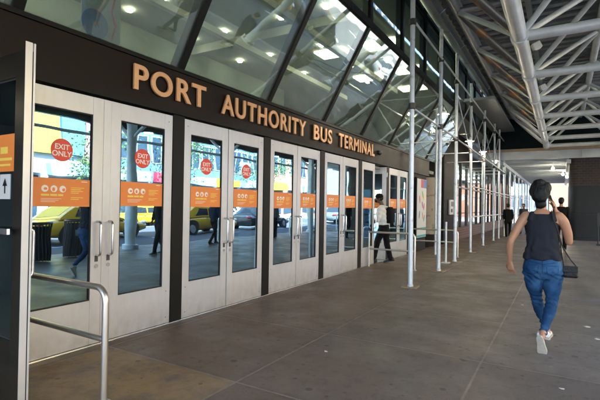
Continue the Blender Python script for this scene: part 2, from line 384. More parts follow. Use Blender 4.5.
# fascia, mullions, thresholds
f = MB().box(-.35, .02, -8, 15.6, FB, FT)
f.build('fascia', 'fascia', BLD, bevel=.006)
MB().box(-.30, .045, -8, 15.6, FT-.035, FT+.012).build('fascia_cap', 'mullion', BLD, bevel=.004)
MB().box(-.33, .034, -8, 15.6, FB-.012, FB+.022).build('fascia_drip', 'mullion', BLD)
for y in YM:
    yh = .018 if y == YM[2] - P0 and False else .092
    MB().box(-.22, .012, y-.092, y+(.018 if abs(y-1.975) < .01 else .092), -.01, FB-.013).build('door_mullion', 'mullion', BLD, bevel=.006)
MB().box(-.20, .03, YM[0], YM[-1], .0, .018).build('threshold', 'handle', BLD, bevel=.004)
MB().box(-.25, .0, -8, YM[0]-.095, 0, FB-.013).build('side_wall', 'column_dark', BLD)

# door leaves: one left and one right master, then copies
def leaf_master(side):
    """hinge on the origin, leaf runs along +y (side=1) or -y (side=-1); outer face at x=0"""
    W, H, S = .838, 2.505, .118
    def Y(a, b): return (a, b) if side > 0 else (-b, -a)
    m = MB()
    m.box(-.045, 0, *Y(0, S), .02, H); m.box(-.045, 0, *Y(W-S, W), .02, H)
    m.box(-.043, -.002, *Y(S, W-S), .02, .46); m.box(-.043, -.002, *Y(S, W-S), 2.325, H)
    lf = m.build('door_leaf', 'door_paint', BLD, bevel=.003)
    MB().box(-.026, -.018, *Y(S-.005, W-S+.005), .455, 2.33).build('pane', 'door_glass', lf)
    g = MB()
    for a, b, c, d in ((S, S+.012, .46, 2.325), (W-S-.012, W-S, .46, 2.325), (S+.012, W-S-.012, .46, .472), (S+.012, W-S-.012, 2.313, 2.325)):
        g.box(-.03, -.006, *Y(a, b), c, d)
    g.build('gasket', 'rubber', lf)
    hy = side*(W-.055)
    h = MB().tube([(-.005, hy, 1.25), (.045, hy, 1.25), (.062, hy, 1.235), (.066, hy, 1.21), (.066, hy, .95), (.062, hy, .925), (.045, hy, .91), (-.005, hy, .91)], .0125, 10)
    h.build('pull_handle', 'handle', lf, smooth=True)
    MB().box(-.115, -.095, *Y(S*.4, W-S*.4), 1.215, 1.255).build('push_bar', 'handle', lf)
    for z in (.25, 1.25, 2.3): MB().tube([(-.02, side*-.006, z-.06), (-.02, side*-.006, z+.06)], .014, 8).build('hinge', 'handle', lf)
    MB().disc((-.001, hy, .80), .022, (1, 0, 0), .006, 20).build('lock', 'handle', lf)
    MB().box(-.001, .004, hy-.018, hy+.018, .845, .905).build('lock_plate', 'steel_dark', lf, bevel=.001)
    for z in (.09, .40, 2.42):
        MB().disc((-.001, side*.06, z), .006, (1, 0, 0), .003, 10).build('screw', 'steel_dark', lf)
    # round exit notice
    yc = side*(W/2) if side > 0 else -(W/2)
    c = MB().disc((-.0175, yc, 1.935), .108, (1, 0, 0), .0012, 40); st = c.build('exit_notice', 'sticker_red', lf)
    for txt, z in (('EXIT', 1.945), ('ONLY', 1.880)):
        me = text_mesh(txt, .070, .0014, .0004); me.materials.append(M['sticker_white'])
        # text x -> +y, text y -> +z
        me.transform(Matrix(((0, 0, 1, -.0155), (1, 0, 0, yc), (0, 1, 0, z-.004), (0, 0, 0, 1))))
        if txt == 'EXIT': ob = bpy.data.objects.new('exit_lettering', me); keep = me
        else:
            bm = bmesh.new(); bm.from_mesh(keep); bm.from_mesh(me); bm.to_mesh(keep); bm.free()
    C.objects.link(ob); ob.parent = lf
    # orange mask notice
    a, b = S+.012, W-S-.012
    MB().box(-.0175, -.0163, *Y(a, b), 1.40, 1.665).build('orange_notice', 'orange', lf)
    y0 = a if side > 0 else -b; wd = b-a
    ic = MB()
    for k in range(3):
        cy_ = y0+wd*(.23+.145*k)
        rg = []
        for ri, ro in ((.030, .0),):
            ic.disc((-.0163, cy_, 1.565), .032, (1, 0, 0), .0006, 20)
    for k in range(3): ic.box(-.0163, -.0157, y0+wd*.17, y0+wd*(.50-.05*k), 1.474-.014*k-.0035, 1.474-.014*k)
    ic.box(-.0163, -.0157, y0+wd*.84, y0+wd*.95, 1.640, 1.646)
    ic.build('notice_icon', 'sticker_white', lf)
    fc = MB()
    for k in range(3):
        cy_ = y0+wd*(.23+.145*k)
        fc.ell((-.0152, cy_+(.006, -.003, .009)[k], 1.560+(.004, 0, -.002)[k]), (.0004, (.017, .014, .015)[k], (.013, .020, .017)[k]), 12, 6)
    fc.build('icon_figure', 'orange', lf)
    tx = MB()
    tx.box(-.0163, -.0157, y0+wd*.17, y0+wd*.30, 1.498, 1.516); tx.box(-.0163, -.0157, y0+wd*.315, y0+wd*.43, 1.498, 1.516); tx.box(-.0163, -.0157, y0+wd*.445, y0+wd*.53, 1.498, 1.516)
    for k in range(4): tx.box(-.0163, -.0157, y0+wd*.66, y0+wd*(.9, .84, .88, .80)[k], 1.585-.017*k-.006, 1.585-.017*k)
    for k in range(2): tx.box(-.0163, -.0157, y0+wd*.66, y0+wd*(.88, .80)[k], 1.49-.017*k-.006, 1.49-.017*k)
    tx.build('notice_text', 'sticker_yellow', lf)
    return lf
LL, LR = leaf_master(1), leaf_master(-1)
doorleaves = []
for k in range(8):
    y0, y1 = YM[k]+.096, YM[k+1]-.096
    if k == 0: continue
    if k == 2:
        a = LL; a.location = (0, 1.998, 0); b = dup(LR, BLD, (0, y1, 0))
        MB().box(-.045, -.001, -.925, -.838, .02, 2.505).build('meeting_stile', 'door_paint', b, bevel=.002); doorleaves += [a, b]
        for ch in b.children:
            if ch.name.startswith(('pull_handle', 'lock')): ch.location.y -= .065
        continue
    if k == 1:                                    # the bay by the camera: its near leaf shut, its far leaf swung out
        a = dup(LL, BLD, (0, y0, 0))
        o = dup(LR, BLD, (.0, YM[2]-.30, 0)); o.rotation_euler = (0, 0, R(90)); o['label'] = 'door leaf swung out and seen edge-on, with up arrow plate'
        openleaf = o; continue
    a = dup(LL, BLD, (0, y0, 0))
    if k == 3: LR.location = (0, y1, 0); b = LR
    else: b = dup(LR, BLD, (0, y1, 0))
    doorleaves += [a, b]
    if k == 6:
        b.rotation_euler = (0, 0, R(-82)); b['label'] = 'door leaf held open inward by the man'
    if k > 3:                                     # plain leaves further on carry no round notice
        for lf in (a, b):
            for ch in list(lf.children):
                if ch.name.startswith(('exit_notice', 'exit_lettering')): bpy.data.objects.remove(ch)
rj = random.Random(3)
for lf in doorleaves:
    e = Matrix.Rotation(R(rj.uniform(-1.1, 1.1)), 4, 'X'); dz = rj.uniform(-.010, .010); dy = rj.uniform(-.006, .006)
    for ch in lf.children:
        if ch.name.startswith(('exit_', 'orange_notice', 'notice_', 'icon_')):
            ex = ch.name.startswith('exit_'); zc = 1.935 if ex else 1.53; sg = 1 if ch.data.vertices[0].co.y > 0 else -1
            pv = Vector((0, sg*.419, zc)); k2 = 4 if ex else .5
            ch.matrix_basis = Matrix.Translation((0, dy*k2*.6, dz))@Matrix.Translation(pv)@Matrix.Rotation(R(rj.uniform(-.001, .001))+e.to_euler().x*k2*.5, 4, 'X')@Matrix.Translation(-pv)
"""the swung leaf: remove copied notices and give it its own higher notice and arrow plate"""
for ch in list(openleaf.children):
    if ch.name.startswith(('exit_', 'orange_notice', 'notice_', 'icon_')): bpy.data.objects.remove(ch)
# local axes of this leaf: it runs along -y from its hinge; rotated +90 deg so -y -> +x world, +x -> +y world; its inner face (local -x) looks at the camera
MB().box(-.0285, -.0265, -.70, -.14, 1.66, 1.93).build('orange_notice', 'orange', openleaf)
MB().box(-.0295, -.0285, -.66, -.42, 1.74, 1.76).box(-.0295, -.0285, -.64, -.42, 1.70, 1.715).box(-.0295, -.0285, -.60, -.50, 1.79, 1.84).build('notice_text', 'sticker_yellow', openleaf)
MB().box(-.029, -.0265, -.645, -.50, 1.46, 1.64).build('arrow_plate', 'poster_white', openleaf)
MB().box(-.031, -.029, -.580, -.565, 1.50, 1.57).add([(-.030, -.5725, 1.612), (-.030, -.605, 1.555), (-.030, -.54, 1.555), (-.031, -.5725, 1.612), (-.031, -.605, 1.555), (-.031, -.54, 1.555)], [(0, 1, 2), (5, 4, 3)]).build('arrow', 'black', openleaf)
MB().box(.001, .010, -.842, -.80, .03, 2.50).build('edge_strip', 'rubber', openleaf)
MB().box(.010, .024, -.846, -.79, .02, 2.56).build('edge_cover', 'door_paint', openleaf, bevel=.002)
MB().box(-.046, .001, -.846, -.8425, .02, 2.56).build('edge_cover', 'door_paint', openleaf)
openleaf.data = openleaf.data.copy(); openleaf.data.materials[0] = M['leaf_shade_and_beam']  # the shade on this leaf's face is put into its colour
# door closer over the open bay
MB().box(-.10, -.02, YM[6]+.95, YM[6]+1.35, 2.40, 2.47).build('door_closer', 'steel_dark', BLD, bevel=.008)

# tilted glazing and vertical glazing above
NY0 = YM[0]-P0*2
ys = [NY0+P0*k for k in range(0, 30)]
def canted(y0, y1):
    return [(0.0, y0, FT+.012), (.0, y1, FT+.012), (XT, y1, ZT), (XT, y0, ZT)]
nrm = Vector((math.cos(R(29)), 0, -math.sin(R(29))))
def slab(q, t0, t1):
    a = [Vector(p)+nrm*t0 for p in q]; b = [Vector(p)+nrm*t1 for p in q]; return MB().hexa(a, b)
for i in range(len(ys)-1):
    y0, y1 = ys[i], ys[i+1]
    if y0 > 15.6: break
    slab(canted(y0+.04, y1-.04), -.012, 0).build('tilted_pane', 'canted_glass', BLD)
    slab(canted(y0-.045, y0+.045), -.14, .03).build('tilted_mullion', 'mullion', BLD)
for y0 in ys:
    if y0 > YEND: break
    MB().box(XT-.14, XT+.035, y0-.045, y0+.045, ZT+.06, 10.5).build('upright_mullion', 'mullion', BLD)
for z in (ZT, 6.39, 8.0, 9.6):
    MB().box(XT-.16, XT+.03, -8, YEND, z-.065, z+.065).build('transom', 'mullion', BLD)
for (za, zb) in ((ZT+.07, 6.32), (6.46, 7.93), (8.07, 9.53)):
    for i in range(len(ys)-1):
        if ys[i] > 30: break
        MB().box(XT-.012, XT, ys[i]+.045, ys[i+1]-.045, za, zb).build('upper_pane', 'upper_glass', BLD)
MB().box(-12, XT+.06, -8, YEND, 10.5, 11.0).build('roof', 'column_dark', BLD)

# inside the terminal: vestibule behind the doors, hall above
MB().box(-13, -.30, -8, YEND, -.15, -.003).build('hall_floor', 'interior_floor', BLD)
MB().box(-13, -12.8, -8, YEND, 0, 10.5).build('hall_wall', 'interior_wall', BLD)
MB().box(-3.4, -.36, -8, 15.5, 2.62, 2.72).build('vestibule_ceiling', 'interior_dark', BLD)
v = MB().box(-3.5, -3.4, -8, YM[6]-.2, 0, 2.9)
v.box(-3.5, -3.4, YM[6]+1.95, 15.5, 0, 2.9); v.build('vestibule_wall', 'interior_dark', BLD)
MB().box(-12.8, -.36, -8, YEND, 2.74, 2.86).build('gallery_floor', 'interior_wall', BLD)
MB().box(-6.2, -6.05, -8, 15.5, 2.87, 6.28).build('gallery_wall', 'interior_wall', BLD)
MB().box(-12.7, XT-.17, -8, YEND, 6.30, 6.46).build('gallery_ceiling', 'interior_ceiling', BLD)
for y in (5.0, 10.0):
    MB().box(-6.0, -.1, y-.10, y+.10, 6.05, 6.29).build('ceiling_beam', 'interior_ceiling', BLD)
for x in (-3.2, -1.2): MB().box(x-.07, x+.07, -6, 15.5, 5.55, 5.70).build('ceiling_beam', 'beam_light', BLD)
lampmaster = None
for x in (-5.3, -4.1, -2.2, -.9):
    for y in (2.6, 5.2, 7.2, 9.4, 11.6, 13.8):
        if lampmaster is None:
            lampmaster = MB().lathe((0, 0, 0), [(.05, .0), (.075, -.01), (.075, -.04), (.06, -.05)], 20).build('ceiling_light', 'lamp_warm', BLD, loc=(x, y, 6.28))
        else: dup(lampmaster, BLD, (x, y, 6.28))
# warm bright ceiling panels in the rooms over the far end of the doors
for (x, y) in ((-.6, 12.4), (-2.2, 12.4), (-.6, 15.2), (-2.2, 15.4), (-1.2, 17.6)):
    MB().box(x-.5, x+.5, y-.35, y+.35, 6.24, 6.29).build('ceiling_light', 'panel_warm', BLD)
# lights of the vestibule at the open door
MB().box(-5.9, -3.6, YM[6]-.4, YM[6]-.3, 0, 2.62).build('hall_partition', 'interior_ceiling', BLD)
MB().box(-6, -5.9, YM[6]-.3, 14, 0, 2.62).build('hall_partition', 'poster_white', BLD)
MB().box(-5.2, -4.4, YM[6]+.4, YM[6]+1.6, 2.66, 2.72).build('ceiling_light', 'lamp_white', BLD)
for y in (.9, 3, 5, 6.9, 8.8): MB().disc((-1.9, y, 2.618), .08, (0, 0, -1), .01, 16).build('ceiling_light', 'lamp_warm', BLD)
# a banner hung in the hall behind the first tilted pane
bn = thing('hanging_banner', 'white banner with blue disc and red ribbon hung behind the tilted glass', 'banner', (-2.0, 4.15, 5.4))
MB().box(-.006, .006, -.32, .34, -1.9, 0).build('cloth', 'poster_white', bn)
MB().disc((.007, -.10, -1.28), .22, (1, 0, 0), .004).build('emblem', 'blue', bn)
MB().tube([(.012, .18, -1.45), (.012, .24, -1.2), (.012, .17, -1.0), (.012, .23, -.75), (.012, .18, -.5)], [.02, .04, .03, .04, .02], 8, sq=.2).build('ribbon', 'red', bn)

# ------------------------------------------------------------------ facade beyond the doors
YD = YM[-1]+.1
MB().box(-.25, -.01, YD, 15.3, 0, FB-.013).build('side_wall', 'column_dark', BLD)
MB().box(-1.2, .05, 17.75, 19.9, 0, ZT-.07).build('column', 'column_dark', BLD, bevel=.03)
MB().box(-1.3, -1.1, 15.0, 17.75, 0, ZT).build('recess_wall', 'column_dark', BLD)
MB().box(-.8, XT-.02, 15.6, 24, ZT-.07, ZT-.066+.0).build('soffit', 'interior_wall', BLD)
# shop windows between Y 20 and 44
MB().box(-.2, .02, 19.9, YEND, 0, .55).build('plinth', 'brick_base', BLD)
MB().box(-.25, .04, 19.9, YEND, 3.5, ZT-.07).build('shop_fascia', 'column_dark', BLD)
yy = 19.9
while yy < YEND-1.5:
    MB().box(-.1, .03, yy-.04, yy+.04, .55, 3.5).build('shop_mullion', 'steel_dark', BLD)
    MB().box(-.04, -.03, yy+.04, yy+1.46, .55, 3.5).build('shop_pane', 'shop_glass', BLD)
    yy += 1.5
MB().box(-.09, .02, 19.9, YEND, 2.35, 2.42).build('shop_transom', 'steel_dark', BLD)
for y in (21.5, 24.5, 27.5, 30.5, 34): MB().box(-2.6, -1.2, y-.5, y+.5, 3.3, 3.36).build('ceiling_light', 'lamp_white', BLD)
MB().box(-5, -4.8, 19.9, YEND, 0, 3.6).build('shop_back_wall', 'facade_white', BLD)
MB().box(-5, -.2, 19.9, YEND, 3.6, 3.7).build('shop_ceiling', 'facade_white', BLD)
for (y, c, h, wd) in ((22.5, 'red', 1.7, 1.1), (25.2, 'blue', 1.4, .8), (28, 'red', 1.9, .9), (31.5, 'timber', 1.6, 1.2)):
    t = thing('display_rack', {'22.5': 'red display rack behind the first shop windows past the column', '25.2': 'blue display rack behind the shop windows', '28': 'taller red display rack deeper along the shop windows', '31.5': 'brown wooden display rack farthest along the shop windows'}[str(y)], 'display rack', (-1.3, y, 0))
    MB().box(-.3, .3, -wd/2, wd/2, 0, h).build('cabinet', c, t, bevel=.02)
    for z in (.5, .9, 1.3): MB().box(.301, .33, -wd/2+.05, wd/2-.05, z, z+.03).build('shelf', 'poster_white', t)

dm = thing('security_camera', 'small dark dome camera on the fascia after the last sign letter', 'camera', (.06, 10.62, 2.80))
MB().lathe((0, 0, 0), [(.06, .06), (.06, .0), (.05, -.01)], 18).build('housing', 'steel_dark', dm, smooth=True); MB().ell((0, 0, -.01), (.045, .045, .045), 14, 8).build('dome', 'black', dm, smooth=True); MB().box(-.06, 0, -.02, .02, .02, .05).build('bracket', 'steel_dark', dm)
# terminal sign letters
SG = thing('terminal_sign', 'raised copper coloured letters reading PORT AUTHORITY BUS TERMINAL on the dark fascia', 'sign', (.02, 3.15, 2.69))
for word, ya, yb in (('PORT', 3.15, 4.27), ('AUTHORITY', 4.58, 6.87), ('BUS', 7.17, 7.92), ('TERMINAL', 8.24, 10.26)):
    me = text_mesh(word, .36, .0078, .013, 'LEFT', 1.16)
    bm = bmesh.new(); bm.from_mesh(me)
    x0 = min(v.co.x for v in bm.verts); x1 = max(v.co.x for v in bm.verts); z0 = min(v.co.y for v in bm.verts); z1 = max(v.co.y for v in bm.verts)
    sx = (yb-ya)/(x1-x0); sz_ = .285/(z1-z0)
    bmesh.ops.remove_doubles(bm, verts=bm.verts, dist=1e-5)
    # islands -> letters
    seen = set(); isl = []
    for v0 in bm.verts:
        if v0 in seen: continue
        st = [v0]; comp = []
        seen.add(v0)
        while st:
            q = st.pop(); comp.append(q)
            for e in q.link_edges:
                o2 = e.other_vert(q)
                if o2 not in seen: seen.add(o2); st.append(o2)
        isl.append(comp)
    for comp in sorted(isl, key=lambda c: min(v.co.x for v in c)):
        idx = {v: i for i, v in enumerate(comp)}; cs = set(comp)
        vsn = [(.030+v.co.z*1.0, ya+(v.co.x-x0)*sx-3.15, (v.co.y-z0)*sz_-.01) for v in comp]
        fsn = [tuple(idx[v] for v in fc.verts) for fc in bm.faces if fc.verts[0] in cs]
        l = MB().add(vsn, fsn).build('letter', 'letter', SG)
        l.modifiers.new('b', 'BEVEL').width = .002
    bm.free()

# ------------------------------------------------------------------ space-frame canopy over the pavement
CAN = thing('entrance_canopy', 'silver tubular space frame canopy with dark deck over the pavement', 'canopy', (8.3, 9, 0))
co = Vector((8.3, 9, 0))
def cp(p): return Vector(p)-co
LX = (3.4, 6.05, 8.7); UX = (2.1, 4.75, 7.4); PIT = 2.52
LY = [8.37+PIT*k for k in range(-7, 7)]; UY = [y+PIT/2 for y in LY[:-1]]
ZL, ZU = 4.4, 5.6
for x in LX: MB().tube([cp((x, LY[0], ZL)), cp((x, LY[-1], ZL))], .125, 16).build('bottom_chord', 'steel_tube', CAN, smooth=True)
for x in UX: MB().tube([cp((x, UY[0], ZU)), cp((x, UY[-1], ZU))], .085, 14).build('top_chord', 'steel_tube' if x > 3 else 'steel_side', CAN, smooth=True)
for y in LY: MB().tube([cp((LX[0], y, ZL)), cp((LX[-1], y, ZL))], .088, 14).build('cross_chord', 'steel_tube', CAN, smooth=True)
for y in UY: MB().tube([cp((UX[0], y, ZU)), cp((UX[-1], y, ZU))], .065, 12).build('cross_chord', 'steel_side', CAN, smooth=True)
braces = []
for ix, x in enumerate(LX):
    for iy, y in enumerate(LY):
        for ux in UX:
            if abs(ux-x) > 1.6: continue
            for uy in UY:
                if abs(uy-y) > 1.4: continue
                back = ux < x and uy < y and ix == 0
                braces.append((((x-4)**2+(y-8)**2), (x, y, ZL), (ux, uy, ZU), back))
braces.sort(key=lambda b: b[0])
rest = MB()
for i, (_, a, b, back) in enumerate(braces):
    a, b = cp(a), cp(b); d = (b-a).normalized()
    if back: pts, rr = [a, a+d*.35, (a+b)/2, b-d*.35, b], [.045, .07, .082, .07, .045]
    else: pts, rr = [a, b], [.052, .052]
    if i < 95: MB().tube(pts, rr, 12).build('brace', 'brace_painted_glint' if back else 'steel_tube', CAN, smooth=True)
    else: rest.tube(pts, rr, 8)
o = rest.build('brace', 'steel_tube', CAN, smooth=True); o['kind'] = 'stuff'
nodes = 0
for x in LX[:1]:
    for y in LY:
        MB().tube([cp((x, y-.10, ZL)), cp((x, y+.10, ZL))], .145, 18).build('node_collar', 'steel_tube', CAN, smooth=True)
# deck: folded dark sheet and purlins
dk = MB(); y = LY[0]-.4
while y < 24.3:
    dk.box(1.75-8.3, 9.3-8.3, y-9, y+.16-9, 5.86, 5.92); dk.box(1.75-8.3, 9.3-8.3, y+.16-9, y+.36-9, 5.93, 5.99); y += .36
dk.box(1.76-8.3, 9.29-8.3, LY[0]-.4-9, 24.28-9, 5.995, 6.02); dk.build('roof_deck', 'deck', CAN)
MB().box(1.52-8.3, 1.57-8.3, LY[0]-9.4, 15, 6.05, 8.6).build('upstand', 'steel_side', CAN)  # unseen sheet added to keep the sky out of the upper glass reflections
MB().box(XT+.05-8.3, 1.57-8.3, LY[0]-9.4, 15, 8.61, 8.7).build('flashing', 'steel_side', CAN)  # unseen lid added over the sheet to shut out the remaining sky
for x in (2.1, 3.4, 4.75, 6.05, 7.4, 8.7): MB().box(x-.05-8.3, x+.05-8.3, LY[0]-9.4, 15.2, 5.70, 5.855).build('purlin', 'deck', CAN)
rg = []
for t in range(0, 13):
    a = PI*.5+PI*t/12
    rg.append((1.80+.30*math.cos(a), 5.78+.30*math.sin(a)))
rg2 = [(1.80+.27*math.cos(PI*.5+PI*t/12), 5.78+.27*math.sin(PI*.5+PI*t/12)) for t in range(12, -1, -1)]
prof = rg+rg2
k = LY[0]-.5
while k < 23.9:
    k2 = min(k+PIT-.03, 24.0)
    MB().loft([[(x-8.3, k-9, z) for x, z in prof], [(x-8.3, k2-9, z) for x, z in prof]]).build('edge_gutter', 'steel_side', CAN, smooth=True)
    k += PIT
MB().box(9.3-8.3, 9.4-8.3, LY[0]-9.4, 15.2, 5.6, 6.4).build('kerbside_fascia', 'parapet', CAN)
MB().box(8.85-8.3, 9.0-8.3, LY[0]-9.4, 15.2, 3.98, 4.26).build('kerbside_beam', 'leaf_shade_and_beam', CAN)
MB().tube([(8.92-8.3, LY[0]-9.4, 3.62), (8.92-8.3, 15.2, 3.62)], .05, 10).build('kerbside_rail', 'steel_tube', CAN, smooth=True)
for y in (-5.5, 3.3, 9.1, 13.6, 20.5):
    MB().lathe((8.7-8.3-1.25, y-9, 0), [(.26, 0), (.26, .12), (.17, .14), (.17, 4.3), (.17, 4.4)], 24).build('column', 'steel_tube', CAN, smooth=True)
    MB().tube([(7.45-8.3, y-9, 3.4), (6.05-8.3, y-9, ZL)], .06, 10).build('strut', 'steel_tube', CAN, smooth=True)
    MB().tube([(7.45-8.3, y-9, 3.4), (8.7-8.3, y-9, ZL)], .06, 10).build('strut', 'steel_tube', CAN, smooth=True)
# small white floodlights on the main chord
for i, y in enumerate((9.7, 12.0, 13.1)):
    t = thing('canopy_spotlight', ['white spotlight box on the main canopy chord nearest the camera', 'second white spotlight box along the main canopy chord', 'third white spotlight box along the main canopy chord'][i], 'spotlight', (3.56, y, 4.52), group='spotlights on the canopy')
    MB().box(0, .16, -.07, .07, .02, .16).build('housing', 'white_plastic', t, bevel=.02, rot=(0, R(-25), R(15)))
    MB().tube([(-.06, 0, -.05), (.04, 0, .06)], .012, 8).build('bracket', 'steel_dark', t)
# grey soffit closing the gap between canopy and building further on
MB().box(XT+.04, 2.0, 16.5, 24.0, 5.25, 5.35).build('link_soffit', 'steel_side', BLD)

# ------------------------------------------------------------------ scaffold line between canopy and building
SCF = thing('scaffold', 'line of galvanised scaffold poles on base plates with cross ledgers beside the doors', 'scaffold', (1.6, 8, 0))
so_ = Vector((1.6, 8, 0))
poles = [(1.70, 7.88, 6.3), (1.65, 10.2, 5.75), (1.60, 12.2, 5.6), (1.50, 15.1, 5.5), (1.45, 18.1, 5.2), (1.43, 21.2, 5.2), (1.45, 22.9, 5.2), (1.46, 25.0, 4.2)]
for (x, y, h) in poles:
    p = MB().tube([(0, 0, .01), (0, 0, h)], .0445 if y < 9 else .042, 14).build('pole', 'galv', SCF, loc=(x-1.6, y-8, 0), smooth=True)
    p.rotation_euler = (R(random.uniform(-.3, .3)), R(random.uniform(-.3, .3)), 0)
    MB().box(-.14, .14, -.14, .14, 0, .014).build('base_plate', 'plate', p, bevel=.003, rot=(0, 0, R(random.uniform(-20, 20))))
    MB().lathe((0, 0, .014), [(.055, 0), (.055, .03), (.03, .05)], 14).build('base_jack', 'galv', p, smooth=True)
    for z in (3.28, 4.82):
        if z < h-.1: MB().lathe((0, 0, z), [(.050, -.06), (.066, -.05), (.066, .05), (.050, .06)], 14).build('coupler', 'steel_dark', p, smooth=True)
def sc_tube(n, a, b, r=.022, m='galv'): MB().tube([Vector(a)-so_, Vector(b)-so_], r, 10).build(n, m, SCF, smooth=True)
sc_tube('ledger', (1.66, 8.0, 3.28), (1.5, 25, 3.28)); sc_tube('ledger', (1.72, 7.88, 4.82), (1.5, 25, 4.82)); 
sc_tube('ledger', (1.50, 15.1, 1.15), (1.5, 25, 1.15)); sc_tube('ledger', (1.50, 15.1, 2.15), (1.5, 25, 2.15))
for (x, y, h), (x2, y2, h2) in zip(poles[2:-1], poles[3:]):
    sc_tube('diagonal_brace', (x-.05, y, 3.3), (x2-.05, y2, 4.8), .016); 
    sc_tube('diagonal_brace', (x-.05, y, 4.8), (x2-.05, y2, 3.3), .016)
for (x, y, h) in poles[2:]: sc_tube('tie', (x, y, 3.24), (.06, y, 3.24), .018)
# inner row of standards close to the building further on
for y in (13.6, 16.6, 19.6, 22.6):
    p = MB().tube([(0, 0, .01), (0, 0, 5.0)], .035, 12).build('pole', 'galv', SCF, loc=(.75-1.6, y-8, 0), smooth=True)
    MB().box(-.09, .09, -.09, .09, 0, .012).build('base_plate', 'plate', p)
# string of work lamps
lamp_l = ['lit caged work lamp on the scaffold, nearest and largest', 'lit work lamp hanging second along the scaffold', 'lit work lamp hanging third along the scaffold', 'lit work lamp hanging last and smallest along the scaffold']
for i, (x, y, z) in enumerate(((1.58, 10.8, 3.66), (1.50, 14.75, 3.54), (1.46, 17.8, 3.54), (1.44, 21.6, 3.56))):
    t = thing('work_lamp', lamp_l[i], 'lamp', (x, y, z), group='work lamps along the scaffold')
    MB().lathe((0, 0, 0), [(.02, .10), (.035, .10), (.05, .06), (.13, .035), (.135, .025), (.05, .03)], 20).build('reflector', 'white_plastic', t, smooth=True)
    MB().ell((0, 0, -.01), (.062, .062, .055), 14, 8).build('bulb', 'lamp_small', t, smooth=True)
    MB().tube([(0, 0, .1), (0.0, 0, .26)], .008, 6).build('flex', 'black', t)
cb = [(1.60, 8.0, 3.36), (1.60, 9.5, 3.5), (1.58, 10.8, 3.92), (1.55, 12.8, 3.5), (1.50, 14.75, 3.8), (1.48, 16.4, 3.5), (1.46, 17.8, 3.8), (1.45, 19.7, 3.5), (1.44, 21.6, 3.82)]
tag(MB().tube(cb, .009, 6).build('lamp_cable', 'black'), 'black cable linking the work lamps along the scaffold', 'cable')

# ------------------------------------------------------------------ sidewalk shed further down
SH = thing('sidewalk_shed', 'grey painted sidewalk shed with dark teal parapet beyond the canopy', 'shed', (4, 24, 0))
def shb(n, x0, x1, y0, y1, z0, z1, m='shed_grey', **k): return MB().box(x0-4, x1-4, y0-24, y1-24, z0, z1).build(n, m, SH, **k)
shb('parapet', .4, 9.2, 24.1, 24.22, 4.37, 6.6, 'parapet')
shb('timber_edge', .4, 9.2, 23.86, 24.1, 4.24, 4.36, 'timber', bevel=.008)
shb('front_girder', .4, 9.2, 23.98, 24.12, 3.84, 4.235)
for k in range(9): shb('stiffener', .8+k, .84+k, 23.93, 23.98, 3.87, 4.2)
shb('deck', .3, 9.2, 24.3, 47, 4.05, 4.2)
y = 25.2
while y < 46.5:
    shb('joist', .3, 9.2, y, y+.09, 3.80, 4.05); y += 1.25
for x in (1.4, 4.3, 7.6): shb('beam', x-.09, x+.09, 24.2, 47, 3.62, 3.80)
for x in (1.4, 7.6):
    y = 25.5
    while y < 47:
        MB().tube([(0, 0, 0), (0, 0, 3.62)], .05, 12).build('post', 'galv', SH, loc=(x-4, y-24, 0), smooth=True); y += 3.0
for z in (1.1, 2.2): MB().tube([(1.4-4, 1.5, z), (1.4-4, 22, z)], .025, 8).build('rail', 'galv', SH, smooth=True)
for i, (x, y) in enumerate(((3.62, 26.5), (4.07, 31), (4.3, 33.8))):
    t = thing('shed_lamp', ['lit white lamp under the shed, nearest of three', 'lit white lamp under the shed, middle of three', 'lit white lamp under the shed, farthest of three'][i], 'lamp', (x, y, 3.56), group='lamps under the sidewalk shed')
    MB().ell((0, 0, 0), (.07, .07, .07), 14, 8).build('globe', 'lamp_small', t, smooth=True)
    MB().lathe((0, 0, .07), [(.05, 0), (.05, .1)], 12).build('holder', 'white_plastic', t)

# dark pillar
PL = thing('pillar', 'broad dark pillar with stone cladding below and brick above', 'pillar', (5.75, 25.6, 0))
def rbox(x0, x1, y0, y1, z0, z1, r=.35, n=6):
    pts = []
    for cx_, cy_, a0 in ((x1-r, y1-r, 0), (x0+r, y1-r, 90), (x0+r, y0+r, 180), (x1-r, y0+r, 270)):
        for i in range(n+1):
            a = R(a0+90*i/n); pts.append((cx_+r*math.cos(a), cy_+r*math.sin(a)))
    return MB().loft([[(x, y, z) for x, y in pts] for z in (z0, z1)])
for z0, z1 in ((0, .14), (.148, 1.30), (1.308, 2.56)):
    rbox(-1.45, 1.45, -1.25, 1.25, z0, z1).build('cladding_band', 'pillar_dark', PL, smooth=True)
rbox(-1.43, 1.43, -1.23, 1.23, 2.565, 4.1).build('brickwork', 'pillar_brick', PL, smooth=True)
# narrow black sign stand at the right edge
t = thing('sign_stand', 'narrow black sign stand on the pavement before the dark pillar', 'sign stand', (5.47, 21.6, 0))
MB().box(-.22, .22, -.14, .14, 0, .05).build('foot', 'black', t, bevel=.01)
MB().tube([(-.16, 0, .05), (-.16, 0, 1.3)], .022, 10).build('upright', 'black', t); MB().tube([(.16, 0, .05), (.16, 0, 1.3)], .022, 10).build('upright', 'black', t)
MB().box(-.2, .2, -.03, .03, .78, 1.32).build('panel', 'black', t, bevel=.01)

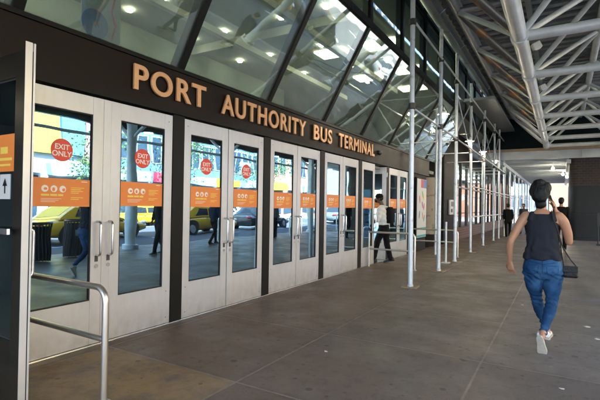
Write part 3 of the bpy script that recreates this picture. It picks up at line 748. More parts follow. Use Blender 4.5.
# ------------------------------------------------------------------ handrails by the doors
def handrail(y, x1, label, r=.024, h=.83, x0=.04, z2=.43, cat='handrail', yaw=0):
    t = thing('handrail', label, cat, (x0, y, 0), yaw, group='handrails between the doors')
    L = x1-x0; b = .10
    arc = [(L-b+b*math.sin(a), 0, h-b+b*math.cos(a)) for a in [R(q) for q in (0, 18, 36, 54, 72, 90)]]
    MB().tube([(.0, 0, h)]+arc+[(L, 0, .0)], r, 14).build('top_rail', 'rail', t, smooth=True)
    MB().tube([(0, 0, z2), (L-.01, 0, z2)], r*.9, 14).build('lower_rail', 'rail', t, smooth=True)
    MB().lathe((L, 0, 0), [(.05, 0), (.05, .008), (r+.004, .02)], 16).build('floor_flange', 'rail', t, smooth=True)
    MB().tube([(0.02, 0, 0), (.02, 0, h+.02)], r*.95, 12).build('wall_post', 'rail', t, smooth=True)
    return t
handrail(2.03, 1.215, 'brushed steel handrail in the foreground at the first doors', h=.825, z2=.455)
handrail(9.98, 1.17, 'steel handrail in front of the man at the open door')
handrail(13.35, 1.45, 'farthest steel handrail beside the poster panel', h=.78)
t = thing('short_post', 'short white post on a base plate beside the scaffold poles', 'post', (1.45, 11.83, 0))
MB().tube([(0, 0, .01), (0, 0, 1.07)], .028, 12).build('shaft', 'galv', t, smooth=True)
MB().box(-.1, .1, -.1, .1, 0, .02).build('base', 'poster_white', t, bevel=.004)

# ------------------------------------------------------------------ poster panel, advert column, wall phone
t = thing('poster_panel', 'white lightbox poster with coloured feather shapes and red and blue top', 'poster', (.10, 14.45, 0))
MB().box(-.09, -.02, -.58, .58, .42, 2.40).build('cabinet', 'column_dark', t, bevel=.01)
MB().box(-.02, -.008, -.54, .54, .46, 2.36).build('sheet', 'poster_white', t)
MB().box(-.008, -.005, -.10, .20, 2.08, 2.35).build('print', 'red', t); MB().box(-.008, -.005, .20, .53, 2.08, 2.35).build('print', 'blue', t)
MB().box(-.008, -.005, -.53, .53, .72, .78).build('print', 'teal', t); MB().box(-.008, -.005, -.53, .53, .47, .54).build('print', 'teal', t)
for i, (y, z, c, a) in enumerate(((.10, 1.86, 'green_sign', 30), (.26, 1.80, 'yellow', -20), (.08, 1.52, 'purple', 35), (.26, 1.46, 'red', -25), (.12, 1.16, 'orange', 20), (.28, 1.08, 'teal', -30), (-.25, 1.7, 'red', 15), (-.28, 1.2, 'blue', -15))):
    MB().ell((-.006, 0, 0), (.003, .05, .14), 12, 8).build('print', c, t, loc=(0, y, z), rot=(R(a), 0, 0))
t = thing('poster_column', 'round cream column with worn paper between poster panel and dark column', 'column', (-.42, 16.75, 0))
MB().lathe((0, 0, 0), [(.5, .45), (.5, 2.55)], 32).build('drum', 'cream', t, smooth=True)
MB().lathe((0, 0, 0), [(.53, 0), (.53, .45)], 32).build('plinth', 'column_dark', t, smooth=True)
MB().lathe((0, 0, 2.55), [(.54, 0), (.54, .10)], 32).build('cap', 'column_dark', t, smooth=True)
t = tag(MB().tube([(0, -.02, 0), (0, .02, 0)], .1, 20).build('life_ring', 'black'), 'dark round port low on the cream column', 'port') if False else None
t = thing('wall_phone', 'white notice box mounted on the dark column', 'notice box', (.06, 18.9, 1.15))
MB().box(0, .08, -.36, .36, 0, .62).build('casing', 'poster_white', t, bevel=.02)
MB().box(.08, .085, -.26, .26, .34, .54).build('screen', 'steel_dark', t)
MB().box(.08, .085, -.26, .02, .1, .24).build('label_plate', 'cloth_grey', t)
MB().box(.05, .09, YM[-1]-14.4, YM[-1]-14.0, 0, .01).build('hook', 'steel_dark', t) if False else None

# scraps of litter
for i, (x, y, s, l) in enumerate(((4.33, 6.5, .05, 'white paper scrap right of the walking woman'), (4.4, 5.95, .035, 'smaller white scrap to the right of the walking woman'), (2.05, 3.9, .022, 'white speck of litter on the joint left of the pavement centre'), (4.06, 4.15, .02, 'tiny white scrap in front of the walking woman'), (3.55, 7.4, .02, 'tiny white scrap left of the walking woman'))):
    a = random.random()*3; r_ = MB(); pts = [(math.cos(a+k*1.26)*s*random.uniform(.6, 1.2), math.sin(a+k*1.26)*s*random.uniform(.4, .9)) for k in range(5)]
    r_.loft([[(px, py, .003) for px, py in pts], [(px, py, .006+.004*(k % 2)) for k, (px, py) in enumerate(pts)]])
    tag(r_.build('paper_scrap', 'paper', loc=(x, y, 0)), l, 'litter', 'litter on the pavement')

# ------------------------------------------------------------------ buildings across the avenue and beyond
def building(name, label, x0, x1, y0, y1, h, wall, face, nx, nz, z0=5, win=(.62, .66), shop=True, frame='win_frame', loc=None):
    """face: 'x' windows on the x0 side looking to -x, 'y' windows on the y0 side looking to -y"""
    b = thing(name, label, 'building', ((x0+x1)/2, (y0+y1)/2, 0))
    ox, oy = (x0+x1)/2, (y0+y1)/2
    MB().box(x0-ox, x1-ox, y0-oy, y1-oy, -.2, h).build('wall', wall, b)
    MB().box(x0-ox-.3, x1-ox+.3, y0-oy-.3, y1-oy+.3, h-.02, h+.8).build('cornice', 'facade_grey', b)
    span = (y1-y0) if face == 'x' else (x1-x0)
    cw = span/nx; ch = (h-z0-1)/nz; ww, wh = cw*win[0], ch*win[1]
    fm = MB(); pm = MB()
    if face == 'x':
        fm.box(-.06, 0, -ww/2-.1, ww/2+.1, -.1, wh+.1); pm.box(-.09, -.065, -ww/2, ww/2, 0, wh)
        bars = MB().box(-.12, -.092, -.04, .04, 0, wh)
    else:
        fm.box(-ww/2-.1, ww/2+.1, -.06, 0, -.1, wh+.1); pm.box(-ww/2, ww/2, -.09, -.065, 0, wh); bars = MB().box(-.04, .04, -.12, -.092, 0, wh)
    first = None
    for i in range(nx):
        for j in range(nz):
            u = (i+.5)*cw; z = z0+j*ch+ch*.15
            l = (x0-ox, y0-oy+u, z) if face == 'x' else (x0-ox+u, y0-oy, z)
            if first is None:
                first = fm.build('window', frame, b, loc=l); p = pm.build('pane', 'win_dark', first); bars.build('glazing_bar', frame, first)
            else: dup(first, b, l)
    if shop:
        n = max(2, int(span/4))
        for i in range(n):
            a, c = span*i/n+.3, span*(i+1)/n-.3
            if face == 'x':
                MB().box(x0-ox-.05, x0-ox, y0-oy+a, y0-oy+c, .4, 3.2).build('shop_window', 'win_dark', b)
                MB().box(x0-ox-.5, x0-ox, y0-oy+a, y0-oy+c, 3.35, 4.2).build('shop_sign', ('facade_white', 'shop_band', 'red', 'shop_band', 'yellow')[(i+len(label)) % 5], b)
    return b
building('office_building', 'white concrete office block across the avenue opposite the first doors', 27.5, 44, -30, 8, 34, 'facade_white', 'x', 10, 8)
hb = building('corner_building', 'grey building with large yellow blue and pink billboards across the avenue', 27.5, 42, 8.4, 22, 22, 'facade_grey', 'x', 4, 3, 12)
bb = MB().box(-7.6, -7.3, -6.3, 3.1, 5.0, 13.5).build('billboard', 'bill_yellow', hb)
MB().box(-7.6, -7.3, 3.2, 4.9, 5.0, 13.5).build('billboard', 'bill_cyan', hb); MB().box(-7.6, -7.3, 5.0, 6.6, 4.6, 12.5).build('billboard', 'bill_pink', hb)
building('glass_building', 'pale blue glass building across the avenue right of the billboards', 27.5, 45, 22.4, 44, 40, 'facade_blue', 'x', 10, 11, 4.6, (.8, .7), True, 'facade_white')
building('brick_building', 'red brick building at the far corner across the avenue', 27.5, 42, 44.4, 57.5, 26, 'facade_brick', 'x', 5, 6)
building('blue_tower', 'pale blue building seen over the shoulder of the walking woman', -9, 2.2, 78, 92, 30, 'facade_blue', 'y', 5, 7, 1, (.8, .5), False, 'facade_white')
building('peach_building', 'sunlit peach building at the far end of the pavement', 2.3, 14, 78, 92, 26, 'facade_peach', 'y', 8, 6, 7, (.5, .5), False)
building('far_tower', 'tall grey building across the far junction', 27.5, 46, 73, 92, 40, 'facade_grey', 'x', 6, 9)
building('side_building', 'white building past the far end of the terminal', -40, -9.5, 78, 92, 24, 'facade_white', 'y', 10, 6, 4, (.6, .6), False)

def tree(x, y, h, label):
    t = thing('street_tree', label, 'tree', (x, y, 0), group='street trees across the avenue')
    MB().tube([(0, 0, 0), (.05, 0, h*.3), (0, .1, h*.55), (.1, 0, h*.8)], [.14, .11, .08, .03], 10).build('trunk', 'bark', t, smooth=True)
    cr = MB()
    cl = [Vector((random.uniform(-1, 1)*h*.25, random.uniform(-1, 1)*h*.25, h*random.uniform(.45, .95))) for _ in range(16)]
    for k in range(1500):
        c = random.choice(cl); p = c+Vector([random.gauss(0, h*.07) for _ in range(3)])
        a = Vector([random.uniform(-1, 1) for _ in range(3)]).normalized()*.11; b = a.cross(Vector([random.uniform(-1, 1) for _ in range(3)])).normalized()*.07
        cr.add([p-a, p+b, p+a, p-b], [(0, 1, 2, 3)])
    cr.build('crown', 'leaf', t)
tree(24, 19, 7, 'leafy street tree across the avenue, nearest of three'); tree(24, 28, 8, 'leafy street tree across the avenue, middle of three'); tree(24, 40, 8, 'leafy street tree across the avenue, farthest of three')

# ------------------------------------------------------------------ cars
def car(label, loc, rz, paint, taxi=False, van=False):
    t = thing('taxi' if taxi else ('delivery_van' if van else 'car'), label, 'taxi' if taxi else ('van' if van else 'car'), loc, rz)
    L, W = (5.2, 1.95) if van else (4.75, 1.84)
    def ring(x, zb, zt, hw, tuck=.05, r=.10):
        # superellipse-like section in the y/z plane
        pts = []
        for k in range(20):
            a = 2*PI*k/20; cx_, sx = math.cos(a), math.sin(a)
            yv = math.copysign(abs(cx_)**.42, cx_)*hw; zv = (zt+zb)/2+math.copysign(abs(sx)**.5, sx)*(zt-zb)/2
            if sx > 0: yv *= 1-tuck*sx
            pts.append((x, yv, zv))
        return pts
    h = L/2
    belt = 1.10 if van else .92
    st = [(-h, .42, .66, .60), (-h+.06, .30, .82, .80), (-h+.35, .24, belt-.03, .90), (-h+1.0, .22, belt, .92), (0, .22, belt, .92), (h-1.5, .22, belt-.01, .92), (h-.9, .22, belt-.10, .91), (h-.35, .24, belt-.20, .87), (h-.06, .30, .66, .77), (h, .40, .58, .55)]
    MB().loft([ring(x, zb, zt, hw*W/1.84) for x, zb, zt, hw in st]).build('body', paint, t, smooth=True)
    top = 2.15 if van else 1.47
    cs = [(-h+.12 if van else -h+.55, belt-.06, belt, .84), (-h+.25 if van else -h+1.25, belt-.06, top-.06, .70), (-h+1.2 if van else -h+1.7, belt-.06, top, .70), (.35, belt-.06, top, .70), (h-1.55 if not van else h-1.3, belt-.06, belt+(.35 if van else .12), .82), (h-1.25 if not van else h-.8, belt-.10, belt, .84)]
    def cring(x, zb, zt, hw):
        k = 6; pts = []; wb = .86*W/1.84; 
        for (yy, zz) in ((-wb, zb), (-wb, zb+.02), (-hw-.02, zt-.12*(zt-zb)), (-hw+.10, zt), (hw-.10, zt), (hw+.02, zt-.12*(zt-zb)), (wb, zb+.02), (wb, zb)): pts.append((x, yy, zz))
        return pts
    MB().loft([cring(*c) for c in cs]).build('cabin', paint if not van else paint, t, smooth=True)
    # side glass, slightly proud of the cabin
    zb, zt = belt+.03, top-.15
    def yside(z): return .86*W/1.84+(.72-.86*W/1.84)*((z-belt+.06)/(top-.12*(top-belt)-belt+.06))+.012
    xs = ((-h+1.15, -.30), (-.22, .72)) if not van else ((.35, 1.15),)
    for s in (-1, 1):
        for k, (a, b) in enumerate(xs):
            at, bt = (a+(.25 if k == 0 and not van else .02)), (b-(.02 if k == 0 and not van else .38))
            q = [(a, s*yside(zb), zb), (b, s*yside(zb), zb), (bt, s*yside(zt), zt), (at, s*yside(zt), zt)]
            q2 = [(x, y-s*.02, z) for x, y, z in q]
            MB().hexa(q2, q).build('side_window', 'car_glass', t)
        MB().box(h-2.0, h-1.85, s*.93-.08, s*.93+.08, belt+.02, belt+.14).build('mirror', paint, t, bevel=.02)
        for x in (-.26, .78): MB().box(x-.006, x+.006, s*.918*W/1.84-.004, s*.918*W/1.84+.004, .32, belt-.06).build('door_seam', 'black', t)
        for x in (-.45, .55): MB().box(x-.09, x+.09, s*.925*W/1.84-.012, s*.925*W/1.84+.012, .77, .80).build('door_handle', 'rim', t)
    def zc(x):
        for (xa, _, za, _), (xb, _, zb_, _) in zip(cs, cs[1:]):
            if xa <= x <= xb: return za+(zb_-za)*(x-xa)/(xb-xa)
    for xa, xb, hw in ((.45, h-1.62, .62), (-h+.62, -h+1.2, .60)) if not van else ((.5, h-1.36, .66),):
        za, zb2 = zc(xa)+.012, zc(xb)+.012
        MB().hexa([(xa, -hw, za-.02), (xb, -hw, zb2-.02), (xb, hw, zb2-.02), (xa, hw, za-.02)], [(xa, -hw, za), (xb, -hw, zb2), (xb, hw, zb2), (xa, hw, za)]).build('windscreen', 'car_glass', t)
    for x in (-h+.95, h-.92):
        for s in (-1, 1):
            y = s*(.82*W/1.84)
            wl = MB().tube([(0, -.10, 0), (0, .10, 0)], .335, 28).build('wheel', 'tyre', t, loc=(x, y, .335))
            MB().lathe((0, 0, 0), [(.21, 0), (.21, .02), (.08, .03), (.05, .015)], 20).build('rim', 'rim', wl, rot=(R(-90*s), 0, 0), loc=(0, s*.09, 0))
            MB().tube([(x, s*(.905*W/1.84)-.01, .345), (x, s*(.905*W/1.84)+.018, .345)], .40, 28).build('wheel_arch', 'black', t)
            wl.location = (x, s*(.905*W/1.84)-.075, .335)
    for s in (-1, 1):
        MB().ell((h-.10, s*.62, .68), (.10, .19, .075), 14, 8).build('headlight', 'headlight', t, smooth=True)
        MB().ell((-h+.08, s*.66, .76), (.08, .15, .09), 14, 8).build('taillight', 'taillight', t, smooth=True)
    MB().box(h-.09, h+.012, -.40, .40, .40, .56).build('grille', 'black', t, bevel=.02)
    MB().box(h-.02, h+.02, -.26, .26, .30, .38).build('number_plate', 'poster_white', t)
    if taxi:
        rs = MB().box(-.12, .12, -.30, .30, top-.01, top+.15).build('roof_sign', 'poster_white', t, bevel=.03)
    return t
car('yellow taxi in the near lane, reflected between the first two doors', (12.9, 11.3, -.13), R(90), 'taxi', True)
car('yellow taxi in the third lane behind the others', (19.6, 19.5, -.13), R(90), 'taxi', True)
car('yellow taxi in the near lane behind the black sedan', (13.0, 17.9, -.13), R(90), 'taxi', True)
car('white delivery van in the second lane', (17.0, 24.0, -.13), R(90), 'car_white', van=True)
car('black sedan in the near lane far ahead', (13.2, 24, -.13), R(90), 'car_black')
car('grey sedan across the avenue by the far kerb', (20.0, 9.5, -.13), R(90), 'car_grey')
car('white sedan across the avenue', (20.2, 28, -.13), R(90), 'car_white')
car('grey sedan in the near lane far up the avenue', (13.2, 36, -.13), R(90), 'car_grey')

# wire litter bins by the kerb
for i, (x, y, l) in enumerate(((6.8, 5.9, 'dark slatted litter bin near the kerb, nearest the camera'), (7.0, 7.0, 'dark slatted litter bin near the kerb, second along'), (6.9, 16.0, 'dark slatted litter bin near the kerb farther along'))):
    t = thing('litter_bin', l, 'bin', (x, y, 0), group='litter bins by the kerb')
    MB().lathe((0, 0, 0), [(.26, .05), (.29, .85), (.27, .85), (.24, .06)], 20).build('liner', 'black', t)
    sl_ = MB()
    for k in range(24):
        a = 2*PI*k/24; sl_.tube([(math.cos(a)*.275, math.sin(a)*.275, .03), (math.cos(a)*.315, math.sin(a)*.315, .92)], .012, 6)
    sl_.build('slats', 'steel_dark', t); MB().lathe((0, 0, .9), [(.31, 0), (.335, .02), (.31, .05), (.29, .02)], 24).build('rim', 'steel_dark', t)

# ------------------------------------------------------------------ people
def lerp(a, b, t): return a+(b-a)*t
def remesh(mb, name, m, parent, vox=.008, smooth=6, disp=None):
    """union of overlapping closed pieces as ONE continuous skin"""
    me = mb.mesh(name); o = bpy.data.objects.new(name, me); C.objects.link(o)
    r = o.modifiers.new('r', 'REMESH'); r.mode = 'VOXEL'; r.voxel_size = vox
    s = o.modifiers.new('s', 'SMOOTH'); s.iterations = smooth; s.factor = .5
    dg = bpy.context.evaluated_depsgraph_get(); dg.update()
    m2 = bpy.data.meshes.new_from_object(o.evaluated_get(dg)); bpy.data.objects.remove(o)
    if disp:
        nr = [v.normal.copy() for v in m2.vertices]
        for v, q in zip(m2.vertices, nr): v.co += q*disp(v.co)
    m2.name = name; m2.materials.clear(); m2.materials.append(M[m])
    for p in m2.polygons: p.use_smooth = True; p.material_index = 0
    o = bpy.data.objects.new(name, m2); C.objects.link(o); o.parent = parent
    return o
def limb(mb, pts, rad, n=14, sq=1, sub=4):
    """tapered limb with rounded joints: Catmull-Rom through the given joints"""
    P = [Vector(p) for p in pts]; out = []; rr = []
    for i in range(len(P)-1):
        p0 = P[max(i-1, 0)]; p1 = P[i]; p2 = P[i+1]; p3 = P[min(i+2, len(P)-1)]
        for k in range(sub):
            t = k/sub
            q = .5*((2*p1)+(p2-p0)*t+(2*p0-5*p1+4*p2-p3)*t*t+(3*p1-p0-3*p2+p3)*t**3)
            out.append(q); rr.append(lerp(rad[i], rad[i+1], t*t*(3-2*t)))
    out.append(P[-1]); rr.append(rad[-1])
    mb.tube(out, rr, n, sq=sq)
    mb.ell(P[0], (rad[0],)*3, 12, 8); mb.ell(P[-1], (rad[-1],)*3, 12, 8)
def ering(c, rx, ry, n=20, tilt=0, p=2.3):
    pts = []
    for k in range(n):
        a = 2*PI*k/n; ca, sa = math.cos(a), math.sin(a)
        x = math.copysign(abs(ca)**(2/p), ca)*rx; y = math.copysign(abs(sa)**(2/p), sa)*ry
        pts.append((c[0]+x, c[1]+y, c[2]+y*tilt))
    return pts
def torso(mb, secs, n=20): mb.loft([ering((cx, cy_, z), rx, ry, n, t) for cx, cy_, z, rx, ry, t in secs])
def hand(mb, wrist, d, palm_n, s=1.0, curl=.35, spread=.12):
    """palm, four unequal bent fingers and a thumb; d = direction of the fingers, palm_n = palm normal"""
    w = Vector(wrist); d = Vector(d).normalized(); pn = Vector(palm_n); pn = (pn-d*pn.dot(d)).normalized(); sd_ = d.cross(pn)
    L = .085*s
    rgs = []
    for t, hw, ht in ((-.01, .024, .017), (.02, .032, .015), (.05, .038, .014), (.078, .040, .012), (.09, .037, .010)):
        c = w+d*t*s; rgs.append([c+sd_*math.cos(2*PI*k/12)*hw*s+pn*math.sin(2*PI*k/12)*ht*s for k in range(12)])
    mb.loft(rgs)
    for i, (o, ln) in enumerate(((-.029, .062), (-.010, .072), (.010, .067), (.028, .052))):
        p = w+d*.082*s+sd_*o*s; dd = (d+sd_*(o/.03)*spread).normalized(); pts = [p-d*.01]; q = p.copy(); ang = 0
        for j in range(3):
            ang += curl*(1+.25*i*.5); v = (dd*math.cos(ang)+pn*math.sin(ang)); q = q+v*ln*s*(.42, .32, .26)[j]; pts.append(q.copy())
        mb.tube(pts, [.0088*s, .0082*s, .0074*s, .0062*s], 8); mb.ell(pts[-1], (.0062*s,)*3, 8, 6)
    p = w+d*.02*s-sd_*.026*s
    mb.tube([p, p+(d*.6-sd_*.6+pn*.35)*.035*s, p+(d*.95-sd_*.75+pn*.6)*.055*s, p+(d*1.35-sd_*.65+pn*.85)*.065*s], [.014*s, .0115*s, .0095*s, .0075*s], 8)
def head(mb, c, face, s=1.0, n_up=(0, 0, 1)):
    """skull, jaw, nose, ears, lips and brow; face = horizontal viewing direction"""
    f = Vector(face).normalized(); u = Vector(n_up); sd_ = f.cross(u).normalized(); c = Vector(c)
    def E(o, r):
        m = Matrix((sd_, f, u)).transposed(); mb.ell(c+sd_*o[0]*s+f*o[1]*s+u*o[2]*s, tuple(q*s for q in r), 18, 12, rot=m)
    E((0, -.012, .028), (.074, .095, .088)); E((0, .022, -.030), (.060, .070, .075)); E((0, .048, -.075), (.036, .036, .028))
    E((0, .092, -.018), (.013, .022, .016)); E((0, .083, .004), (.010, .016, .028)); E((0, .082, -.050), (.024, .012, .008)); E((0, .080, -.060), (.020, .012, .007))
    E((0, .074, .034), (.052, .018, .012))
    for q in (-1, 1): E((q*.075, -.004, -.008), (.010, .022, .031))
def eyes(parent, c, face, s=1.0):
    f = Vector(face).normalized(); sd_ = f.cross(Vector((0, 0, 1))).normalized(); c = Vector(c)
    for q in (-1, 1):
        p = c+sd_*q*.031*s+f*.080*s+Vector((0, 0, .010))*s
        e = MB().ell(p, (.0125*s,)*3, 12, 8).build('eye', 'poster_white', parent, smooth=True)
        MB().ell(p+f*.009*s, (.0062*s,)*3, 10, 6).build('iris', 'black', e, smooth=True)
def shoe(parent, heel, toe_dir, up, m='shoe_white', ms='sole', s=1.0, name='shoe'):
    """sneaker: heel = back lower corner, toe_dir along the sole, up = normal of the sole"""
    h = Vector(heel); d = Vector(toe_dir).normalized(); u = Vector(up); u = (u-d*u.dot(d)).normalized(); sd_ = d.cross(u)
    def P(x, y, z): return h+d*x*s+sd_*y*s+u*z*s
    def ring(x, w, z0, z1, n=14):
        out = []
        for k in range(n):
            a = 2*PI*k/n; ca, sa = math.cos(a), math.sin(a)
            out.append(P(x, math.copysign(abs(ca)**.75, ca)*w*(1 if sa < 0 else .9), (z0+z1)/2+math.copysign(abs(sa)**.8, sa)*(z1-z0)/2))
        return out
    up_ = MB()
    up_.loft([ring(.005, .020, .03, .075), ring(.02, .031, .02, .095), ring(.06, .034, .02, .105), ring(.10, .036, .02, .098), ring(.15, .041, .02, .078), ring(.20, .045, .02, .060), ring(.245, .038, .02, .050), ring(.268, .018, .022, .040)])
    o = up_.build(name, m, parent, smooth=True)
    sl_ = MB().loft([[P(x, -w, -.0), P(x, -w*1.02, .026), P(x, w*1.02, .026), P(x, w, 0)] for x, w in ((-.002, .018), (.012, .030), (.05, .034), (.10, .033), (.16, .043), (.21, .047), (.25, .038), (.274, .018))])
    sl_.build('sole', ms, o, bevel=.003)
    MB().loft([ring(.03, .027, .085, .118), ring(.06, .029, .085, .122), ring(.09, .027, .09, .112)]).build('collar', m, o, smooth=True)
    lc = MB()
    for k in range(4): lc.tube([P(.115+.018*k, -.022, .094-.008*k), P(.118+.018*k, 0, .101-.008*k), P(.115+.018*k, .022, .094-.008*k)], .0028*s, 6)
    lc.build('laces', m, o, smooth=True)
    return o

# --- the woman walking away, phone at her right ear
W = thing('person', 'woman walking away in dark sleeveless top and blue jeans, phone at her ear', 'person', (3.87, 5.25, 0))
wb = MB()
HC = (-.022, .045, 1.600)
head(wb, HC, (.25, 1, 0), 1.0)
limb(wb, [(-.006, .01, 1.36), (-.008, .018, 1.43), (-.015, .03, 1.52)], [.060, .050, .050])
torso(wb, [(0.0, .0, 1.18, .125, .090, 0), (0, -.004, 1.30, .150, .095, 0), (0, -.004, 1.36, .150, .080, 0), (0, 0, 1.405, .105, .062, 0), (-.004, .006, 1.44, .055, .050, 0)])
# left arm swinging out, elbow bent
LAr = [(-.145, .0, 1.372), (-.185, -.01, 1.32), (-.245, -.045, 1.20), (-.287, -.075, 1.10), (-.300, -.04, 1.00), (-.300, .005, .885)]
limb(wb, LAr, [.052, .050, .043, .036, .034, .022])
hand(wb, (-.299, .008, .875), (.10, .12, -1), (.5, .9, .1), 1.04, .34, .30)
# right arm raised
RAr = [(.148, .0, 1.372), (.190, .005, 1.32), (.228, .045, 1.21), (.243, .085, 1.115), (.228, .10, 1.20), (.165, .085, 1.36), (.128, .072, 1.425)]
limb(wb, RAr[:4], [.052, .050, .044, .037]); limb(wb, RAr[3:], [.037, .038, .030, .022])
hand(wb, (.125, .070, 1.43), (-.25, .05, 1), (-.9, .15, -.2), .98, .30)
remesh(wb, 'body', 'skin_light', W, .0048, 5)
eyes(W, HC, (.25, 1, 0))
# hair: gathered up and full
hb_ = MB()
hb_.ell((-.022, .010, 1.640), (.098, .106, .108), 20, 14); hb_.ell((-.022, -.030, 1.605), (.084, .080, .100), 20, 14)
hb_.ell((-.014, -.012, 1.505), (.054, .054, .062), 16, 10); hb_.ell((-.028, -.030, 1.722), (.062, .058, .036), 16, 10); hb_.ell((.018, -.01, 1.66), (.066, .075, .075), 16, 10)
remesh(hb_, 'hair', 'hair', W, .007, 3, disp=lambda p: .0045*noise.noise(Vector((p.x*75, p.y*75, p.z*20)))+.009*noise.noise(p*15))
# tank top: torso shell, open neckline and straps, loose hem
tb = MB()
torso(tb, [(.006, -.010, .925, .176, .128, .0), (.007, -.010, .985, .168, .122, 0), (.005, -.006, 1.06, .152, .108, 0), (.0, -.006, 1.14, .142, .104, 0), (-.0, -.008, 1.22, .148, .106, 0), (0, -.006, 1.30, .150, .102, 0), (.0, -.004, 1.345, .128, .094, 0)], 28)
for s in (-1, 1):
    tb.loft([ering((s*.098, -.012, 1.33), .044, .085, 12), ering((s*.096, -.008, 1.375), .034, .078, 12), ering((s*.088, .0, 1.412), .030, .055, 12), ering((s*.084, .004, 1.424), .022, .03, 12)])
tb.loft([ering((0, -.040, 1.32), .11, .058, 16), ering((0, -.036, 1.372), .105, .050, 16), ering((0, -.030, 1.40), .085, .036, 16)])
def tdisp(p):
    k = max(0, min(1, (1.30-p.z)/.35))
    return .007*k*math.sin(p.x*46+p.z*14+6*noise.noise(p*6))+.012*noise.noise(Vector((p.x*16, p.y*16, p.z*6)))*k+.004*math.sin((p.z+p.x*.7)*70+4*noise.noise(p*8))*math.exp(-((p.z-1.02)/.07)**2)
remesh(tb, 'tank_top', 'tank', W, .0075, 6, disp=tdisp)
# jeans
jb = MB()
torso(jb, [(.004, 0, 1.0, .135, .100, 0), (.008, -.004, .94, .158, .118, 0), (.010, -.012, .87, .182, .138, 0), (.012, -.014, .82, .188, .140, 0), (.012, -.004, .765, .176, .122, 0), (.012, .0, .73, .12, .10, 0)], 24)
jb.ell((-.075, -.062, .845), (.092, .085, .095), 18, 12); jb.ell((.098, -.062, .845), (.092, .085, .095), 18, 12)
# forward (left) leg
limb(jb, [(-.078, .0, .80), (-.072, .05, .66), (-.052, .15, .50), (-.030, .24, .36), (.010, .33, .22), (.040, .385, .115)], [.104, .086, .057, .056, .040, .034], 18)
# trailing (right) leg
limb(jb, [(.100, -.005, .80), (.098, .03, .66), (.094, .045, .50), (.078, -.03, .40), (.045, -.155, .285), (.024, -.235, .205)], [.106, .088, .059, .059, .041, .034], 18)
def jdisp(p):
    kz = math.exp(-((p.z-.49)/.07)**2)+math.exp(-((p.z-.77)/.05)**2)*.8+math.exp(-((p.z-.22)/.07)**2)*1.2
    return .0052*kz*math.sin(p.z*110+p.x*40+5*noise.noise(p*9))+.003*noise.noise(p*20)+.0035*math.exp(-((p.z-.74)/.10)**2)*math.sin((p.z-abs(p.x)*1.1)*90+3*noise.noise(p*7))
jo = remesh(jb, 'jeans', 'jeans', W, .0075, 5, disp=jdisp)
# seams, yoke and back pockets laid on the cloth
from mathutils.bvhtree import BVHTree
bm = bmesh.new(); bm.from_mesh(jo.data); bv = BVHTree.FromBMesh(bm)
def seam(name, pts, r=.0019, m='seam', y0=-.6, d=(0, 1, 0)):
    out = []
    for (x, z), (x2, z2) in zip(pts, pts[1:]):
        for k in range(6):
            q = bv.ray_cast(Vector((lerp(x, x2, k/6), y0, lerp(z, z2, k/6))), Vector(d))
            if q[0]: out.append(q[0]+q[1]*.0006)
    if len(out) > 2: MB().tube(out, r, 6).build(name, m, jo, smooth=True)
seam('centre_seam', [(.012, .935), (.012, .86), (.012, .79)])
seam('yoke_seam', [(-.15, .915), (.012, .885), (.172, .915)])
for s_ in (-1, 1):
    c = .012+s_*.088
    seam('back_pocket', [(c-.052, .875), (c+.052, .875), (c+.046, .80), (c, .775), (c-.046, .80), (c-.052, .875)])
bm.free()
# ankles
ak = MB(); limb(ak, [(.024, -.235, .215), (.014, -.262, .185)], [.034, .033]); ak.build('trailing_ankle', 'skin_light', W, smooth=True)
ak = MB(); limb(ak, [(.040, .385, .12), (.046, .40, .075)], [.034, .034]); ak.build('leading_ankle', 'skin_light', W, smooth=True)
shoe(W, (-.004, -.315, .190), (.12, .52, -.85), (-.05, .85, .52), s=.95)
shoe(W, (.045, .345, .002), (.06, 1, .02), (0, -.02, 1), s=.95)
# things she carries
ph = thing('phone', 'black phone held to the ear of the walking woman', 'phone', (3.87+.088, 5.25+.085, 1.52), 0)
MB().box(-.005, .005, -.036, .036, -.075, .075).build('case', 'black', ph, bevel=.004, rot=(R(-18), R(-14), R(15)))
MB().box(-.0068, -.0052, -.032, .032, -.069, .069).build('screen', 'car_glass', ph, rot=(R(-18), R(-14), R(15)))
bg_ = thing('handbag', 'small black quilted bag on a long strap at the hip of the walking woman', 'handbag', (3.87+.255, 5.25-.03, .76))
MB().box(-.062, .062, -.028, .028, 0, .115).build('pouch', 'bag', bg_, bevel=.012)
MB().box(-.064, .064, -.034, -.027, .055, .118).build('flap', 'bag', bg_, bevel=.006)
MB().tube([(-.066, -.022, .018), (-.066, -.040, .018), (.066, -.040, .018), (.066, -.022, .018)], .005, 8).build('piping', 'bag', bg_)
MB().tube([(-.055, 0, .11), (-.075, -.008, .22), (-.088, -.03, .34), (-.115, -.065, .48), (-.15, -.075, .58), (-.165, -.045, .655), (-.168, .0, .672), (-.150, .07, .60), (-.115, .11, .48), (-.07, .09, .30), (.0, .03, .18), (.055, .0, .11)], .0055, 8).build('strap', 'bag', bg_, smooth=True)

